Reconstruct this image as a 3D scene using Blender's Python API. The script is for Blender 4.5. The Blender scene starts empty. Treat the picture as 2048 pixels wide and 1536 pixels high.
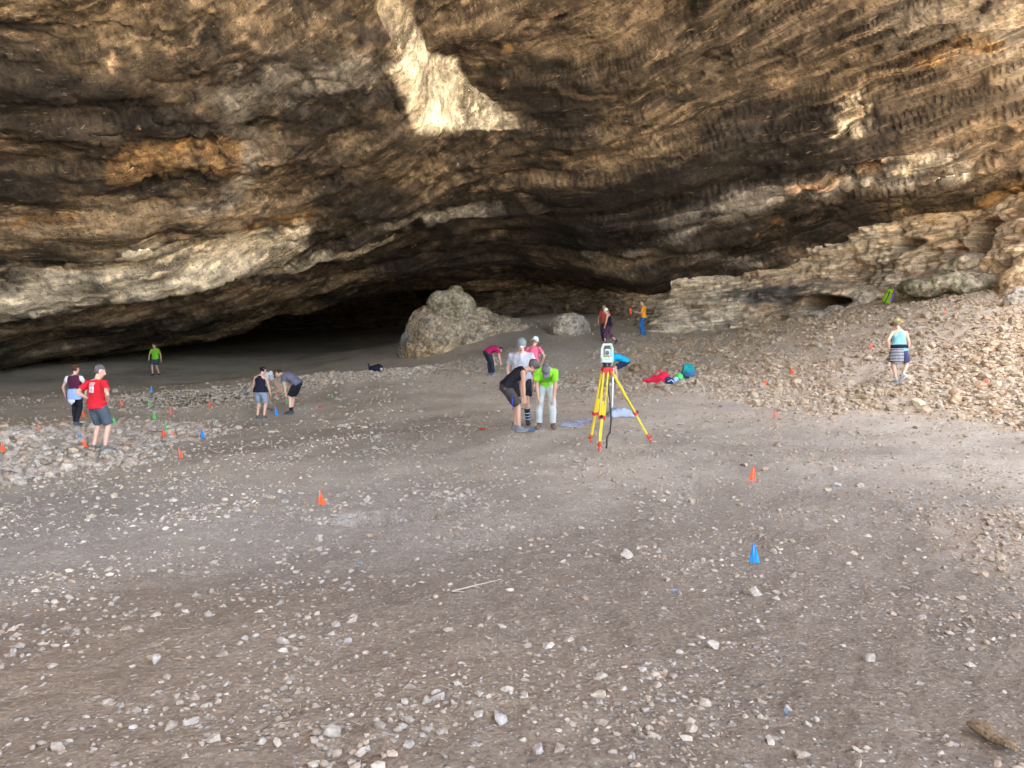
import bpy, bmesh, math, random
import numpy as np
from mathutils import Vector, Matrix

# ------------------------------------------------------------------ camera, sky, sun, exposure
SC = bpy.context.scene
COL = SC.collection
random.seed(7)
RNG = np.random.default_rng(11)
R = math.radians
F_PX, HORIZON = 1550.0, 655.0            # focal length in pixels of the 2048 px frame, row of the horizon
CAM = np.array([0.0, 0.0, 1.6])
PITCH = math.atan((768 - HORIZON) / F_PX)
cam_data = bpy.data.cameras.new('camera')
cam_data.sensor_width = 36.0
cam_data.lens = F_PX / 2048 * 36.0
cam_data.clip_start, cam_data.clip_end = 0.05, 1500
cam = bpy.data.objects.new('camera', cam_data)
COL.objects.link(cam)
cam.location = CAM
cam.rotation_euler = (R(90) - PITCH, 0, 0)
SC.camera = cam

SUN_EL, SUN_AZ = 74.0, 195.0             # azimuth clockwise from +Y: the sun stands high behind the camera, outside the cave
wd = bpy.data.worlds.new('World'); SC.world = wd; wd.use_nodes = True
nt = wd.node_tree
sky = nt.nodes.new('ShaderNodeTexSky'); sky.sky_type = 'NISHITA'; sky.sun_disc = False
sky.sun_elevation = R(SUN_EL); sky.sun_rotation = R(SUN_AZ)
sky.dust_density = 5.0; sky.ozone_density = 0.6
bgn = nt.nodes['Background']; bgn.inputs['Strength'].default_value = 0.05
nt.links.new(sky.outputs['Color'], bgn.inputs['Color'])
sd = bpy.data.lights.new('sun', 'SUN'); sd.energy = 5.0; sd.angle = R(0.5); sd.color = (1.0, 0.93, 0.82)
sun = bpy.data.objects.new('sun', sd); COL.objects.link(sun)
_d = Vector((math.sin(R(SUN_AZ)) * math.cos(R(SUN_EL)), math.cos(R(SUN_AZ)) * math.cos(R(SUN_EL)), math.sin(R(SUN_EL))))
sun.rotation_euler = _d.to_track_quat('Z', 'Y').to_euler()
sun.location = (30, -30, 60)
SC.render.engine = 'CYCLES'
SC.view_settings.view_transform = 'Standard'
SC.view_settings.look = 'None'
SC.view_settings.exposure = 5.25
SC.view_settings.gamma = 1.0
SC.view_settings.use_curve_mapping = False
SC.cycles.use_denoising = True
SC.cycles.max_bounces = 8
SC.cycles.diffuse_bounces = 6
SC.cycles.glossy_bounces = 2
SC.cycles.sample_clamp_indirect = 6.0

# ------------------------------------------------------------------ numpy noise
_perm = np.random.default_rng(5).permutation(256).astype(np.int32)
_perm = np.concatenate([_perm, _perm, _perm])
_g = np.random.default_rng(6).normal(size=(256, 3)); _g /= np.linalg.norm(_g, axis=1)[:, None]; _g = _g.astype(np.float32)
def perlin(p):
    p = np.asarray(p, np.float32); i = np.floor(p).astype(np.int32); f = p - i; i &= 255
    u = f * f * f * (f * (f * 6 - 15) + 10)
    out = 0
    for dx in (0, 1):
        wx = u[:, 0] if dx else 1 - u[:, 0]
        a = _perm[i[:, 0] + dx]
        for dy in (0, 1):
            wy = u[:, 1] if dy else 1 - u[:, 1]
            b = _perm[a + i[:, 1] + dy]
            for dz in (0, 1):
                wz = u[:, 2] if dz else 1 - u[:, 2]
                g = _g[_perm[b + i[:, 2] + dz] & 255]
                out = out + wx * wy * wz * (g[:, 0] * (f[:, 0] - dx) + g[:, 1] * (f[:, 1] - dy) + g[:, 2] * (f[:, 2] - dz))
    return out * 1.5
def fbm(p, octv=4, gain=0.5, lac=2.03):
    p = np.asarray(p, float); a, s = 1.0, 0
    for k in range(octv):
        s = s + a * perlin(p + 17.3 * k); p = p * lac; a *= gain
    return s
def ridge(p, octv=3):
    p = np.asarray(p, float); a, s = 1.0, 0
    for k in range(octv):
        s = s + a * (1 - 2 * np.abs(perlin(p + 9.1 * k))); p = p * 2.07; a *= 0.5
    return s
def sstep(a, b, x):
    t = np.clip((x - a) / (b - a), 0, 1); return t * t * (3 - 2 * t)
def v3(x, y, z):
    return np.stack(np.broadcast_arrays(np.asarray(x, float), y, z), -1)

# ------------------------------------------------------------------ pixel -> direction (only used to survey where things stand)
_cp, _sp = math.cos(PITCH), math.sin(PITCH)
def ray(px, py):
    a, b = (px - 1024) / F_PX, (768 - py) / F_PX
    return np.array([a, _cp + b * _sp, -_sp + b * _cp])
def pt(px, py, d):
    r = ray(px, py); return CAM + r * (d / r[1])

class TPS:
    def __init__(s, pts, reg=0.02, sc=10.0):
        p = np.array(pts, float); s.c = p[:, :2] / sc; s.sc = sc; n = len(p)
        K = s.k(np.linalg.norm(s.c[:, None] - s.c[None], axis=2)) + reg * np.eye(n)
        P = np.concatenate([np.ones((n, 1)), s.c], 1)
        A = np.block([[K, P], [P.T, np.zeros((3, 3))]])
        s.w = np.linalg.solve(A, np.concatenate([p[:, 2], np.zeros(3)]))
    @staticmethod
    def k(r):
        return np.where(r > 1e-9, r * r * np.log(np.maximum(r, 1e-9)), 0)
    def __call__(s, x, y):
        x = np.atleast_1d(np.asarray(x, float)); y = np.atleast_1d(np.asarray(y, float)); o = np.empty(x.shape)
        for a in range(0, len(x), 100000):
            q = np.stack([x[a:a+100000], y[a:a+100000]], 1) / s.sc
            r2 = ((q[:, None, 0] - s.c[None, :, 0])**2 + (q[:, None, 1] - s.c[None, :, 1])**2).astype(np.float32) + 1e-12
            o[a:a+100000] = (.5*r2*np.log(r2)) @ s.w[:-3] + s.w[-3] + q @ s.w[-2:]
        return o

# ------------------------------------------------------------------ mesh / object helpers
def mesh_np(name, verts, faces, smooth=True):
    """faces: (n,3) or (n,4) int array"""
    me = bpy.data.meshes.new(name); verts = np.asarray(verts, np.float32); faces = np.asarray(faces, np.int32)
    k = faces.shape[1]
    me.vertices.add(len(verts)); me.vertices.foreach_set('co', verts.ravel())
    me.loops.add(faces.size); me.loops.foreach_set('vertex_index', faces.ravel())
    me.polygons.add(len(faces)); me.polygons.foreach_set('loop_start', np.arange(0, faces.size, k, dtype=np.int32))
    me.polygons.foreach_set('use_smooth', np.full(len(faces), smooth, bool))
    me.update(calc_edges=True); me.validate()
    return me
def vattr(me, name, data):
    data = np.asarray(data, np.float32)
    if data.ndim == 1:
        a = me.attributes.new(name, 'FLOAT', 'POINT'); a.data.foreach_set('value', data)
    else:
        if data.shape[1] == 3: data = np.concatenate([data, np.ones((len(data), 1), np.float32)], 1)
        a = me.attributes.new(name, 'FLOAT_COLOR', 'POINT'); a.data.foreach_set('color', data.ravel())
def link(name, me, mat=None, parent=None, loc=None, label=None, cat=None, group=None, kind=None):
    o = bpy.data.objects.new(name, me); COL.objects.link(o)
    if mat is not None and me is not None and not me.materials: me.materials.append(mat)
    if parent is not None: o.parent = parent
    if loc is not None: o.location = loc
    if label: o['label'] = label
    if cat: o['category'] = cat
    if group: o['group'] = group
    if kind: o['kind'] = kind
    return o
def thing(name, label, cat, loc=(0, 0, 0), rz=0, group=None):
    o = link(name, None, loc=loc, label=label, cat=cat, group=group); o.rotation_euler = (0, 0, rz)
    o.empty_display_size = 0.1
    return o

class MB:
    """collects closed shapes as raw vertices / faces"""
    def __init__(s): s.v, s.f = [], []
    def add(s, v, f):
        n = len(s.v); s.v += [tuple(map(float, p)) for p in v]; s.f += [tuple(i + n for i in q) for q in f]; return s
    def loft(s, secs, n=14, caps=True):
        """secs: list of (centre, xvec, yvec) rings"""
        v, f = [], []
        for c, a, b in secs:
            c, a, b = np.asarray(c, float), np.asarray(a, float), np.asarray(b, float)
            for k in range(n):
                t = 2 * math.pi * k / n; v.append(c + a * math.cos(t) + b * math.sin(t))
        m = len(secs)
        for i in range(m - 1):
            for k in range(n):
                k2 = (k + 1) % n; f.append((i*n + k, i*n + k2, (i+1)*n + k2, (i+1)*n + k))
        if caps:
            f.append(tuple(reversed(range(n)))); f.append(tuple(range((m-1)*n, m*n)))
        return s.add(v, f)
    def tube(s, pts, radii, n=10, flat=1.0, hint=(0, 1, 0), rounded=True):
        """tapered tube through points; rounded ends add a small cap ring"""
        pts = [np.asarray(p, float) for p in pts]; secs = []
        if not hasattr(radii, '__len__'): radii = [radii] * len(pts)
        for i, p in enumerate(pts):
            t = pts[min(i+1, len(pts)-1)] - pts[max(i-1, 0)]; t = t / (np.linalg.norm(t) + 1e-9)
            h = np.asarray(hint, float)
            if abs(np.dot(h, t)) > 0.95: h = np.array([1.0, 0, 0])
            x = np.cross(h, t); x /= np.linalg.norm(x); y = np.cross(t, x)
            if rounded and i == 0: secs.append((p - t*radii[i]*.7, x*radii[i]*.5, y*radii[i]*.5*flat))
            secs.append((p, x*radii[i], y*radii[i]*flat))
            if rounded and i == len(pts)-1: secs.append((p + t*radii[i]*.7, x*radii[i]*.5, y*radii[i]*.5*flat))
        return s.loft(secs, n)
    def ell(s, c, rx, ry, rz, M=None, n=12, m=8, z0=-1.0, z1=1.0):
        """ellipsoid (or the slice of it between z0 and z1), axes given by matrix columns M"""
        M = np.eye(3) if M is None else np.asarray(M, float); secs = []
        a0, a1 = math.asin(max(-1, z0)), math.asin(min(1, z1))
        for i in range(m + 1):
            a = a0 + (a1 - a0) * i / m; r = max(math.cos(a), 0.03)
            secs.append((np.asarray(c, float) + M[:, 2]*rz*math.sin(a), M[:, 0]*rx*r, M[:, 1]*ry*r))
        return s.loft(secs, n)
    def box(s, c, hx, hy, hz, M=None, taper=1.0):
        M = np.eye(3) if M is None else np.asarray(M, float); c = np.asarray(c, float); v = []
        for z in (-1, 1):
            t = taper if z > 0 else 1.0
            for x, y in ((-1, -1), (1, -1), (1, 1), (-1, 1)):
                v.append(c + M[:, 0]*hx*x*t + M[:, 1]*hy*y*t + M[:, 2]*hz*z)
        return s.add(v, [(3, 2, 1, 0), (4, 5, 6, 7), (0, 1, 5, 4), (1, 2, 6, 5), (2, 3, 7, 6), (3, 0, 4, 7)])
    def mesh(s, name, smooth=True, bevel=0):
        me = bpy.data.meshes.new(name); me.from_pydata(s.v, [], s.f)
        if bevel:
            bm = bmesh.new(); bm.from_mesh(me)
            bmesh.ops.bevel(bm, geom=[e for e in bm.edges], offset=bevel, segments=1, affect='EDGES')
            bm.to_mesh(me); bm.free()
        me.update()
        me.polygons.foreach_set('use_smooth', np.full(len(me.polygons), smooth, bool))
        return me

# ------------------------------------------------------------------ materials
class NB:
    """tiny node-tree builder"""
    def __init__(s, name, rough=0.9, spec=0.2):
        s.m = bpy.data.materials.new(name); s.m.use_nodes = True; s.t = s.m.node_tree
        s.p = s.t.nodes['Principled BSDF']; s.p.inputs['Roughness'].default_value = rough
        s.p.inputs['Specular IOR Level'].default_value = spec
    def n(s, typ, **kw):
        nd = s.t.nodes.new(typ)
        for k, v in kw.items():
            if k.startswith('i_'): s.put(nd.inputs[k[2:].replace('_', ' ')], v)
            else: setattr(nd, k, v)
        return nd
    def put(s, sock, v):
        if hasattr(v, 'is_output'): s.t.links.new(v, sock)
        else:
            if sock.type == 'RGBA' and len(v) == 3: v = (*v, 1)
            sock.default_value = v
    def pos(s): return s.n('ShaderNodeNewGeometry').outputs['Position']
    def attr(s, name, out='Color'): return s.n('ShaderNodeAttribute', attribute_name=name).outputs[out]
    def vmul(s, v, k):
        nd = s.n('ShaderNodeVectorMath', operation='MULTIPLY'); s.put(nd.inputs[0], v); nd.inputs[1].default_value = k; return nd.outputs[0]
    def math(s, op, a, b=0.0, clamp=False):
        nd = s.n('ShaderNodeMath', operation=op, use_clamp=clamp); s.put(nd.inputs[0], a); s.put(nd.inputs[1], b); return nd.outputs[0]
    def noise(s, vec, scale, detail=4, rough=0.55, dist=0.0, out='Fac'):
        nd = s.n('ShaderNodeTexNoise'); s.put(nd.inputs['Vector'], vec)
        nd.inputs['Scale'].default_value = scale; nd.inputs['Detail'].default_value = detail
        nd.inputs['Roughness'].default_value = rough; nd.inputs['Distortion'].default_value = dist
        return nd.outputs[out]
    def voro(s, vec, scale, out='Distance', feature='F1', rnd=1.0):
        nd = s.n('ShaderNodeTexVoronoi', feature=feature); s.put(nd.inputs['Vector'], vec)
        nd.inputs['Scale'].default_value = scale; nd.inputs['Randomness'].default_value = rnd
        return nd.outputs[out]
    def ramp(s, fac, *stops):
        nd = s.n('ShaderNodeValToRGB'); s.put(nd.inputs[0], fac); e = nd.color_ramp.elements
        while len(e) < len(stops): e.new(0.5)
        for el, (p, c) in zip(e, stops):
            el.position = p; el.color = (*c, 1) if hasattr(c, '__len__') else (c, c, c, 1)
        return nd.outputs[0]
    def rng(s, v, a, b, c=0.0, d=1.0):
        nd = s.n('ShaderNodeMapRange'); s.put(nd.inputs[0], v)
        for i, x in enumerate((a, b, c, d)): nd.inputs[i+1].default_value = x
        return nd.outputs[0]
    def mix(s, fac, a, b, mode='MIX'):
        nd = s.n('ShaderNodeMix', data_type='RGBA', blend_type=mode); s.put(nd.inputs[0], fac)
        s.put(nd.inputs[6], a); s.put(nd.inputs[7], b); return nd.outputs[2]
    def base(s, c): s.put(s.p.inputs['Base Color'], c); return s
    def bump(s, h, strength=0.5, dist=0.05, prev=None):
        nd = s.n('ShaderNodeBump'); nd.inputs['Strength'].default_value = strength; nd.inputs['Distance'].default_value = dist
        s.put(nd.inputs['Height'], h)
        if prev is not None: s.put(nd.inputs['Normal'], prev)
        s.put(s.p.inputs['Normal'], nd.outputs[0]); return nd.outputs[0]
_mats = {}
def cloth(c, scale=40):
    k = ('cloth', c, scale)
    if k not in _mats:
        b = NB('cloth_%d' % len(_mats), 0.85, 0.15); tc = b.n('ShaderNodeTexCoord').outputs['Object']
        v = b.noise(tc, 7, 3); b.base(b.mix(b.rng(v, .3, .7), tuple(x*.86 for x in c), tuple(min(1, x*1.1) for x in c)))
        b.bump(b.noise(b.vmul(tc, (1, 1, .55)), 16, 3), 0.6, 0.012); _mats[k] = b.m
    return _mats[k]
def plain(c, rough=0.6, spec=0.3, metal=0.0, emit=0.0):
    k = ('plain', c, rough, metal, emit)
    if k not in _mats:
        b = NB('surface_%d' % len(_mats), rough, spec); tc = b.n('ShaderNodeTexCoord').outputs['Object']
        b.base(b.mix(b.rng(b.noise(tc, 23, 3), .3, .7), tuple(x*.85 for x in c), c)); b.p.inputs['Metallic'].default_value = metal
        if emit:
            b.p.inputs['Emission Color'].default_value = (*c, 1); b.p.inputs['Emission Strength'].default_value = emit
        _mats[k] = b.m
    return _mats[k]
def skin(c):
    k = ('skin', c)
    if k not in _mats:
        b = NB('skin_%d' % len(_mats), 0.55, 0.35); tc = b.n('ShaderNodeTexCoord').outputs['Object']
        b.base(b.mix(b.rng(b.noise(tc, 9, 3), .3, .7), (c[0], c[1]*.84, c[2]*.78), c)); _mats[k] = b.m
    return _mats[k]
# ------------------------------------------------------------------ lie of the ground
_gp = [pt(*a) for a in (
    (1215, 893, 13.5), (1050, 857, 15.7), (197, 902, 15.7), (152, 850, 20.7), (550, 838, 23), (312, 750, 41), (982, 750, 29),
    (1065, 784, 24.6), (1234, 764, 28), (1285, 672, 37), (1215, 689, 35), (1805, 768, 19.5), (1775, 606, 30), (1400, 664, 37),
    (1560, 643, 35), (1640, 627, 33.5), (1870, 592, 29), (2048, 600, 25), (750, 743, 30), (800, 712, 40), (560, 705, 55),
    (900, 712, 37), (960, 736, 32), (1010, 642, 41), (1075, 655, 40), (1150, 662, 38), (1040, 700, 34), (760, 698, 58), (380, 705, 55),
    (20, 752, 40), (160, 735, 42), (2048, 850, 13), (2048, 1000, 8), (1500, 830, 16), (1500, 955, 9.5), (1508, 1128, 5.5),
    (639, 1012, 8.5), (0, 1000, 11), (0, 1200, 5.2), (700, 860, 18), (1700, 700, 24.5), (1350, 760, 24), (850, 770, 25.5),
    (2048, 720, 18), (2048, 640, 22), (50, 800, 28))]
_gp += [np.array(a, float) for a in ((-3, 2, 0), (0, 2.5, 0), (3, 2, 0), (0, 0, .05), (-6, -3, .2), (6, -3, .2), (0, -10, .4), (-25, -8, .3),
        (25, -6, .8), (40, 10, 3), (34, 30, 5), (24, 40, 4), (-28, 15, -.9), (-34, 35, -.8), (-36, 60, .5), (0, 62, 2.0), (0, 80, 3),
        (-20, 80, 1.5), (20, 70, 4), (-40, -30, .2), (40, -30, 1), (0, -45, 0))]
_gt = TPS(_gp, 0.01)
def stony(x, y):
    """0..1 how thickly the rubble lies"""
    x = np.asarray(x, float); y = np.asarray(y, float)
    w = fbm(v3(x*.35, y*.35, 3.1), 3)
    a = sstep(14.6, 16.4, x + .55*y + 1.2*w) * sstep(-3.0, 1.0, x - .1*(y - 20)) * (1 - .55*sstep(33, 36, y))
    a = a*(1 - .92*sstep(1.15, .8, np.hypot((x - .2)/3.6, (y - 35)/6) + .15*w))
    b = sstep(1.25, .8, np.hypot((x + 10.6 - .06*(y - 15))/3.6, (y - 16)/5.6) + .28*w)
    c = sstep(1.2, .75, np.hypot((x + 4.8)/6.0, (y - 31)/3.4) + .25*w)
    d = .5*sstep(1.2, .5, np.hypot((x - 4.4)/1.3, (y - 6.2)/1.5) + .35*w)
    e = .6*sstep(1.2, .4, np.hypot((x + 0.6)/.42, (y - 2.85)/.36) + .35*w)
    e = np.maximum(e, .8*sstep(1.2, .4, np.hypot((x + 1.75)/.32, (y - 7.75)/.3)) + .7*sstep(1.2, .4, np.hypot((x + .72)/.3, (y - 8.6)/.4)))
    g = sstep(1.15, .7, np.hypot((x + 11)/4.5, (y - 27)/3.0) + .3*w) * .6
    return np.clip(np.maximum.reduce([a*.9, b, c*.8, d*.8, e, g]), 0, 1)
def ground_z(x, y):
    x = np.atleast_1d(np.asarray(x, float)); y = np.atleast_1d(np.asarray(y, float))
    z = _gt(x, y)
    # trampled hollow with a broken far edge
    dx, dy = x + 1.25, y - 7.75
    h = sstep(1.15, .55, np.hypot(dx/.62, dy/.42) + .12*fbm(v3(x*3, y*3, 0), 3))
    z = z - .20*h*sstep(.75, .45, dy/.42 + .15*fbm(v3(x*5, y*5, 3), 2))*sstep(-1.3, .2, dy/.42)
    z = z + .05*sstep(.5, .1, np.hypot((x + .85)/.5, (y - 8.05)/.28))
    # low earthen bank at the left rim
    z = z + .35*sstep(1.2, .3, np.hypot((x + 10.6)/2.6, (y - 15.6)/2.4))
    st = stony(x, y)
    near = sstep(60, 12, y)
    z = z + .10*fbm(v3(x*.28, y*.28, 1), 3) + (.018 + .055*st)*fbm(v3(x*1.7, y*1.7, 2), 3)
    z = z + (.008 + .012*st)*near*fbm(v3(x*7, y*7, 5), 3)
    return z
def gz(x, y): return float(ground_z(x, y)[0])
def g_at(px, py):
    """where the line of sight through a pixel meets the ground"""
    r = ray(px, py); r = r / r[1]
    t = np.geomspace(1.5, 75, 900); P = CAM + r[None]*t[:, None]
    dz = P[:, 2] - ground_z(P[:, 0], P[:, 1])
    k = np.nonzero(dz < 0)[0]
    i = int(k[0]) if len(k) else len(t) - 1
    a = dz[max(i-1, 0)] / (dz[max(i-1, 0)] - dz[i] + 1e-9)
    p = P[max(i-1, 0)]*(1 - a) + P[i]*a
    return np.array([p[0], p[1], gz(p[0], p[1])])

def polar(cx, cy, ang, rad):
    A, Q = np.meshgrid(ang, rad); x = cx + Q*np.sin(A); y = cy + Q*np.cos(A)
    nr, na = Q.shape; i = np.arange(nr - 1)[:, None]*na + np.arange(na - 1)[None]
    f = np.stack([i, i + 1, i + na + 1, i + na], -1).reshape(-1, 4)
    return x.ravel(), y.ravel(), f[:, ::-1]
def angles(dense, nd, nc, lim):
    d = np.linspace(-dense, dense, nd); s = np.linspace(dense, lim, nc)[1:]
    return np.concatenate([-s[::-1], d, s])

# ------------------------------------------------------------------ ground
gx, gy, gf = polar(0, 0, angles(R(39), 560, 26, math.pi), np.concatenate([[.02], np.geomspace(1.6, 95, 520)]))
gv = v3(gx, gy, ground_z(gx, gy))
gme = mesh_np('ground', gv, gf)
st = stony(gx, gy); n1 = fbm(v3(gx*.22, gy*.22, 8), 4); n2 = fbm(v3(gx*.9, gy*.9, 4), 4)
earth = np.array([.205, .168, .127]); dust = np.array([.44, .395, .315]); warm = np.array([.52, .405, .275]); green = np.array([.14, .15, .095]); grey = np.array([.36, .335, .29])
c = np.repeat(earth[None], len(gx), 0)
def blend(c, col, w): return c*(1 - w[:, None]) + col[None]*w[:, None]
c = blend(c, dust, np.clip(.75 + .45*n1 + .35*n2, .35, .95) * sstep(3, 12, gy))
c = blend(c, grey, np.clip(.8*sstep(1.3, .5, np.hypot((gx + 5.2)/4.6, (gy - 8.5)/4.0) + .3*n1), 0, .7))
c = blend(c, warm, np.clip(.75*st*sstep(0, 3, gx) + .25*n1, 0, .8))
c = blend(c, warm*.85, np.clip(.7*sstep(1.2, .4, np.hypot((gx + 4.5)/8, (gy - 35)/5.5) + .4*n1), 0, 1))
c = blend(c, warm*1.05, np.clip(.8*sstep(1.2, .5, np.hypot((gx + 12)/4, (gy - 19.5)/4.5) + .4*n1), 0, 1))
c = blend(c, np.array([.54, .465, .36]), np.clip(.8 + .5*n1 + .3*n2, .3, 1)*sstep(-5, 0, gx)*sstep(16, 22, gy + .45*gx)*sstep(46, 42, gy))  # pale tan soil, lightened further to make up for daylight fading with depth
c = blend(c, np.array([.56, .50, .40]), np.clip(.7 + .5*n1 + .4*n2, .2, .95)*sstep(20, 26, gy)*sstep(2, -3, gx)*sstep(58, 45, gy))
c = blend(c, green, np.clip(.85*sstep(1.1, .5, np.hypot((gx + 10.6)/2.6, (gy - 26.3)/1.5) + .5*n2), 0, 1))
c = blend(c, grey*1.1, np.clip(.6*sstep(1.1, .6, np.hypot((gx + 10)/7, (gy - 29)/1.6) + .5*n2), 0, 1))
c = blend(c, np.array([.43, .39, .325]), np.clip(.9*sstep(1.2, .5, np.hypot((gx - .6)/4.4, (gy - 35)/5.5) + .4*n1), 0, 1))
c = blend(c, earth*.8, .6*sstep(1.1, .5, np.hypot((gx + 1.15)/.6, (gy - 7.95)/.22)))  # brown scarp soil, darkened for the shadow along the hollow's edge
c = blend(c, np.array([.52, .46, .36]), np.maximum(sstep(-3, -8, gy), sstep(4.5, 8, gx - .72*np.maximum(gy, 0))))  # unseen ground outside set pale to bounce sunlight into the cave
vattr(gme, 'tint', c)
b = NB('earth', 0.97, 0.08); P = b.pos(); tint = b.attr('tint')
sp = b.voro(P, 48, 'Color'); sd_ = b.voro(P, 48, 'Distance'); cellv = b.n('ShaderNodeSeparateColor', i_Color=sp)
peb = b.math('MULTIPLY', b.rng(cellv.outputs[0], .70, .78), b.rng(sd_, .42, .30))
sp2 = b.voro(P, 17, 'Color'); sd2 = b.voro(P, 17, 'Distance'); cellv2 = b.n('ShaderNodeSeparateColor', i_Color=sp2)
peb2 = b.math('MULTIPLY', b.rng(cellv2.outputs[1], .80, .86), b.rng(sd2, .36, .26))
fine = b.noise(P, 38, 6, .65); med = b.noise(P, 6, 5, .6)
colr = b.mix(b.rng(fine, .30, .70), b.mix(1.0, tint, (.62, .59, .57), 'MULTIPLY'), b.mix(1.0, tint, (1.25, 1.23, 1.2), 'MULTIPLY'))
colr = b.mix(b.rng(med, .35, .68, 0, .42), colr, b.mix(1.0, colr, (.62, .58, .55), 'MULTIPLY'))
colr = b.mix(b.math('MULTIPLY', peb, .45), colr, b.mix(cellv.outputs[2], (.34, .30, .25), (.60, .56, .49)))
colr = b.mix(b.math('MULTIPLY', peb2, .45), colr, b.mix(cellv2.outputs[2], (.36, .32, .27), (.58, .54, .47)))
b.base(colr)
h = b.math('ADD', b.math('MULTIPLY', fine, 1.0), b.math('ADD', b.math('MULTIPLY', peb, .5), b.math('MULTIPLY', peb2, .9)))
clod = b.voro(P, 26, 'Distance'); n0 = b.bump(b.math('ADD', h, b.math('MULTIPLY', clod, -.4)), .7, 0.028); b.bump(b.noise(P, 110, 3, .6), 0.5, 0.008, n0)
EARTH = b.m
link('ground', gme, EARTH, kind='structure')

# ------------------------------------------------------------------ lie of the roof
_cp_ = [pt(*a) for a in (
    (0, 0, 22), (0, 200, 25), (0, 400, 29), (0, 520, 31.5), (0, 640, 34), (0, 700, 38), (-60, 752, 42),
    (300, 0, 23), (300, 250, 27), (300, 450, 31.5), (300, 530, 33), (300, 600, 36), (250, 680, 44),
    (600, 0, 24.5), (600, 300, 30), (600, 450, 35), (600, 525, 38), (600, 580, 44), (560, 633, 52), (420, 672, 49),
    (850, 300, 32), (850, 430, 38), (830, 510, 43), (800, 572, 52),
    (1024, 0, 26), (1024, 270, 33), (1024, 400, 38), (1024, 480, 42), (1024, 530, 46), (1000, 565, 54),
    (1250, 0, 25.5), (1250, 300, 32), (1250, 450, 36.5), (1240, 530, 40), (1290, 562, 40), (1200, 585, 46),
    (1500, 0, 24.5), (1500, 300, 30.5), (1500, 440, 34), (1400, 535, 38.2), (1500, 512, 36.6), (1620, 490, 35),
    (1800, 0, 22.5), (1800, 250, 27), (1800, 400, 31), (1800, 455, 33),
    (2048, 0, 20.5), (2048, 200, 24), (2048, 350, 27.5), (2048, 410, 29))]
_cp_ += [np.array(a, float) for a in ((0, 3, 20), (-12, 5, 17), (12, 6, 16), (0, -6, 26), (-20, -4, 15), (24, 8, 14), (0, 14, 15.5), (-8, 14, 14.5), (8, 14, 15), (-18, -10, 16), (16, -10, 20), (26, 22, 9.5), (30, 32, 7),  # unseen roof near the mouth raised to let daylight reach deeper
         (16, 42, 4), (-26, 14, 9), (-32, 24, 3.5), (-30, 36, -1.5), (-36, 50, -1), (-22, 60, 2.4), (-10, 62, 6.0), (0, 66, 6.5), (-10, 80, 6), (-34, 4, 7), (40, 20, 5), (10, 60, 6), (-34, 78, 0))]
_ct = TPS(_cp_, 0.02)
def on_roof(px, py, dz=0.0):
    r = ray(px, py); r = r / r[1]; t = np.geomspace(6, 75, 1200); Q = CAM + r[None]*t[:, None]
    d = Q[:, 2] - _ct(Q[:, 0], Q[:, 1]) - dz; k = np.nonzero(d > 0)[0]; i = int(k[0]) if len(k) else len(t) - 1
    return Q[i]
def seg_dist(P, line):
    P = np.asarray(P, float); best = np.full(len(P), 1e9)
    for a, q in zip(line[:-1], line[1:]):
        a = np.asarray(a, float); q = np.asarray(q, float); ab = q - a
        t = np.clip(((P - a) @ ab) / (ab @ ab + 1e-12), 0, 1)
        best = np.minimum(best, np.linalg.norm(P - a - t[:, None]*ab, axis=1))
    return best
def inside(x, y, poly):
    r = np.zeros(len(x), bool); n = len(poly)
    for i in range(n):
        (x1, y1), (x2, y2) = poly[i], poly[(i+1) % n]
        if y1 == y2: continue
        r ^= ((y1 > y) != (y2 > y)) & (x < (x2 - x1)*(y - y1)/(y2 - y1) + x1)
    return r
# the hanging block: its broken edge steps up into a pocket on the right
_A = [on_roof(*p)[:2] for p in ((690, -120), (715, -60), (750, 0), (792, 92), (812, 190), (838, 258), (920, 268), (1000, 264), (1090, 264), (1250, 264))]
_Ay = np.maximum.accumulate([q[1] for q in _A[:6]]); _Ah = [.5, .5, .6, .9, 1.6, 2.3]
_high = _A + [np.array([30, _A[-1][1]]), np.array([30, -20]), np.array([_A[0][0], -20])]
def pocket(x, y):
    P = np.stack([x, y], 1) + .13*np.stack([fbm(v3(x*.9, y*.9, 1), 3), fbm(v3(x*.9, y*.9, 7), 3)], 1)
    hi = inside(P[:, 0], P[:, 1], _high); best = seg_dist(P, _A); h = np.interp(P[:, 1], _Ay, _Ah)*np.interp(P[:, 0], [_A[5][0] - .1, _A[6][0], _A[7][0], _A[7][0] + 2.5, _A[7][0] + 6], [1, .8, .34, .08, 0])
    wk = .3 + .7*np.clip(h/2.3, 0, 1); rise = sstep(-.12, 1.0, np.where(hi, best, -best)/wk); fade = .25 + .75*sstep(9, 2, best)
    face = hi*sstep(1.2, .85, best/wk)*sstep(.5, .8, h)
    return h*rise*fade, face, best
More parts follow.
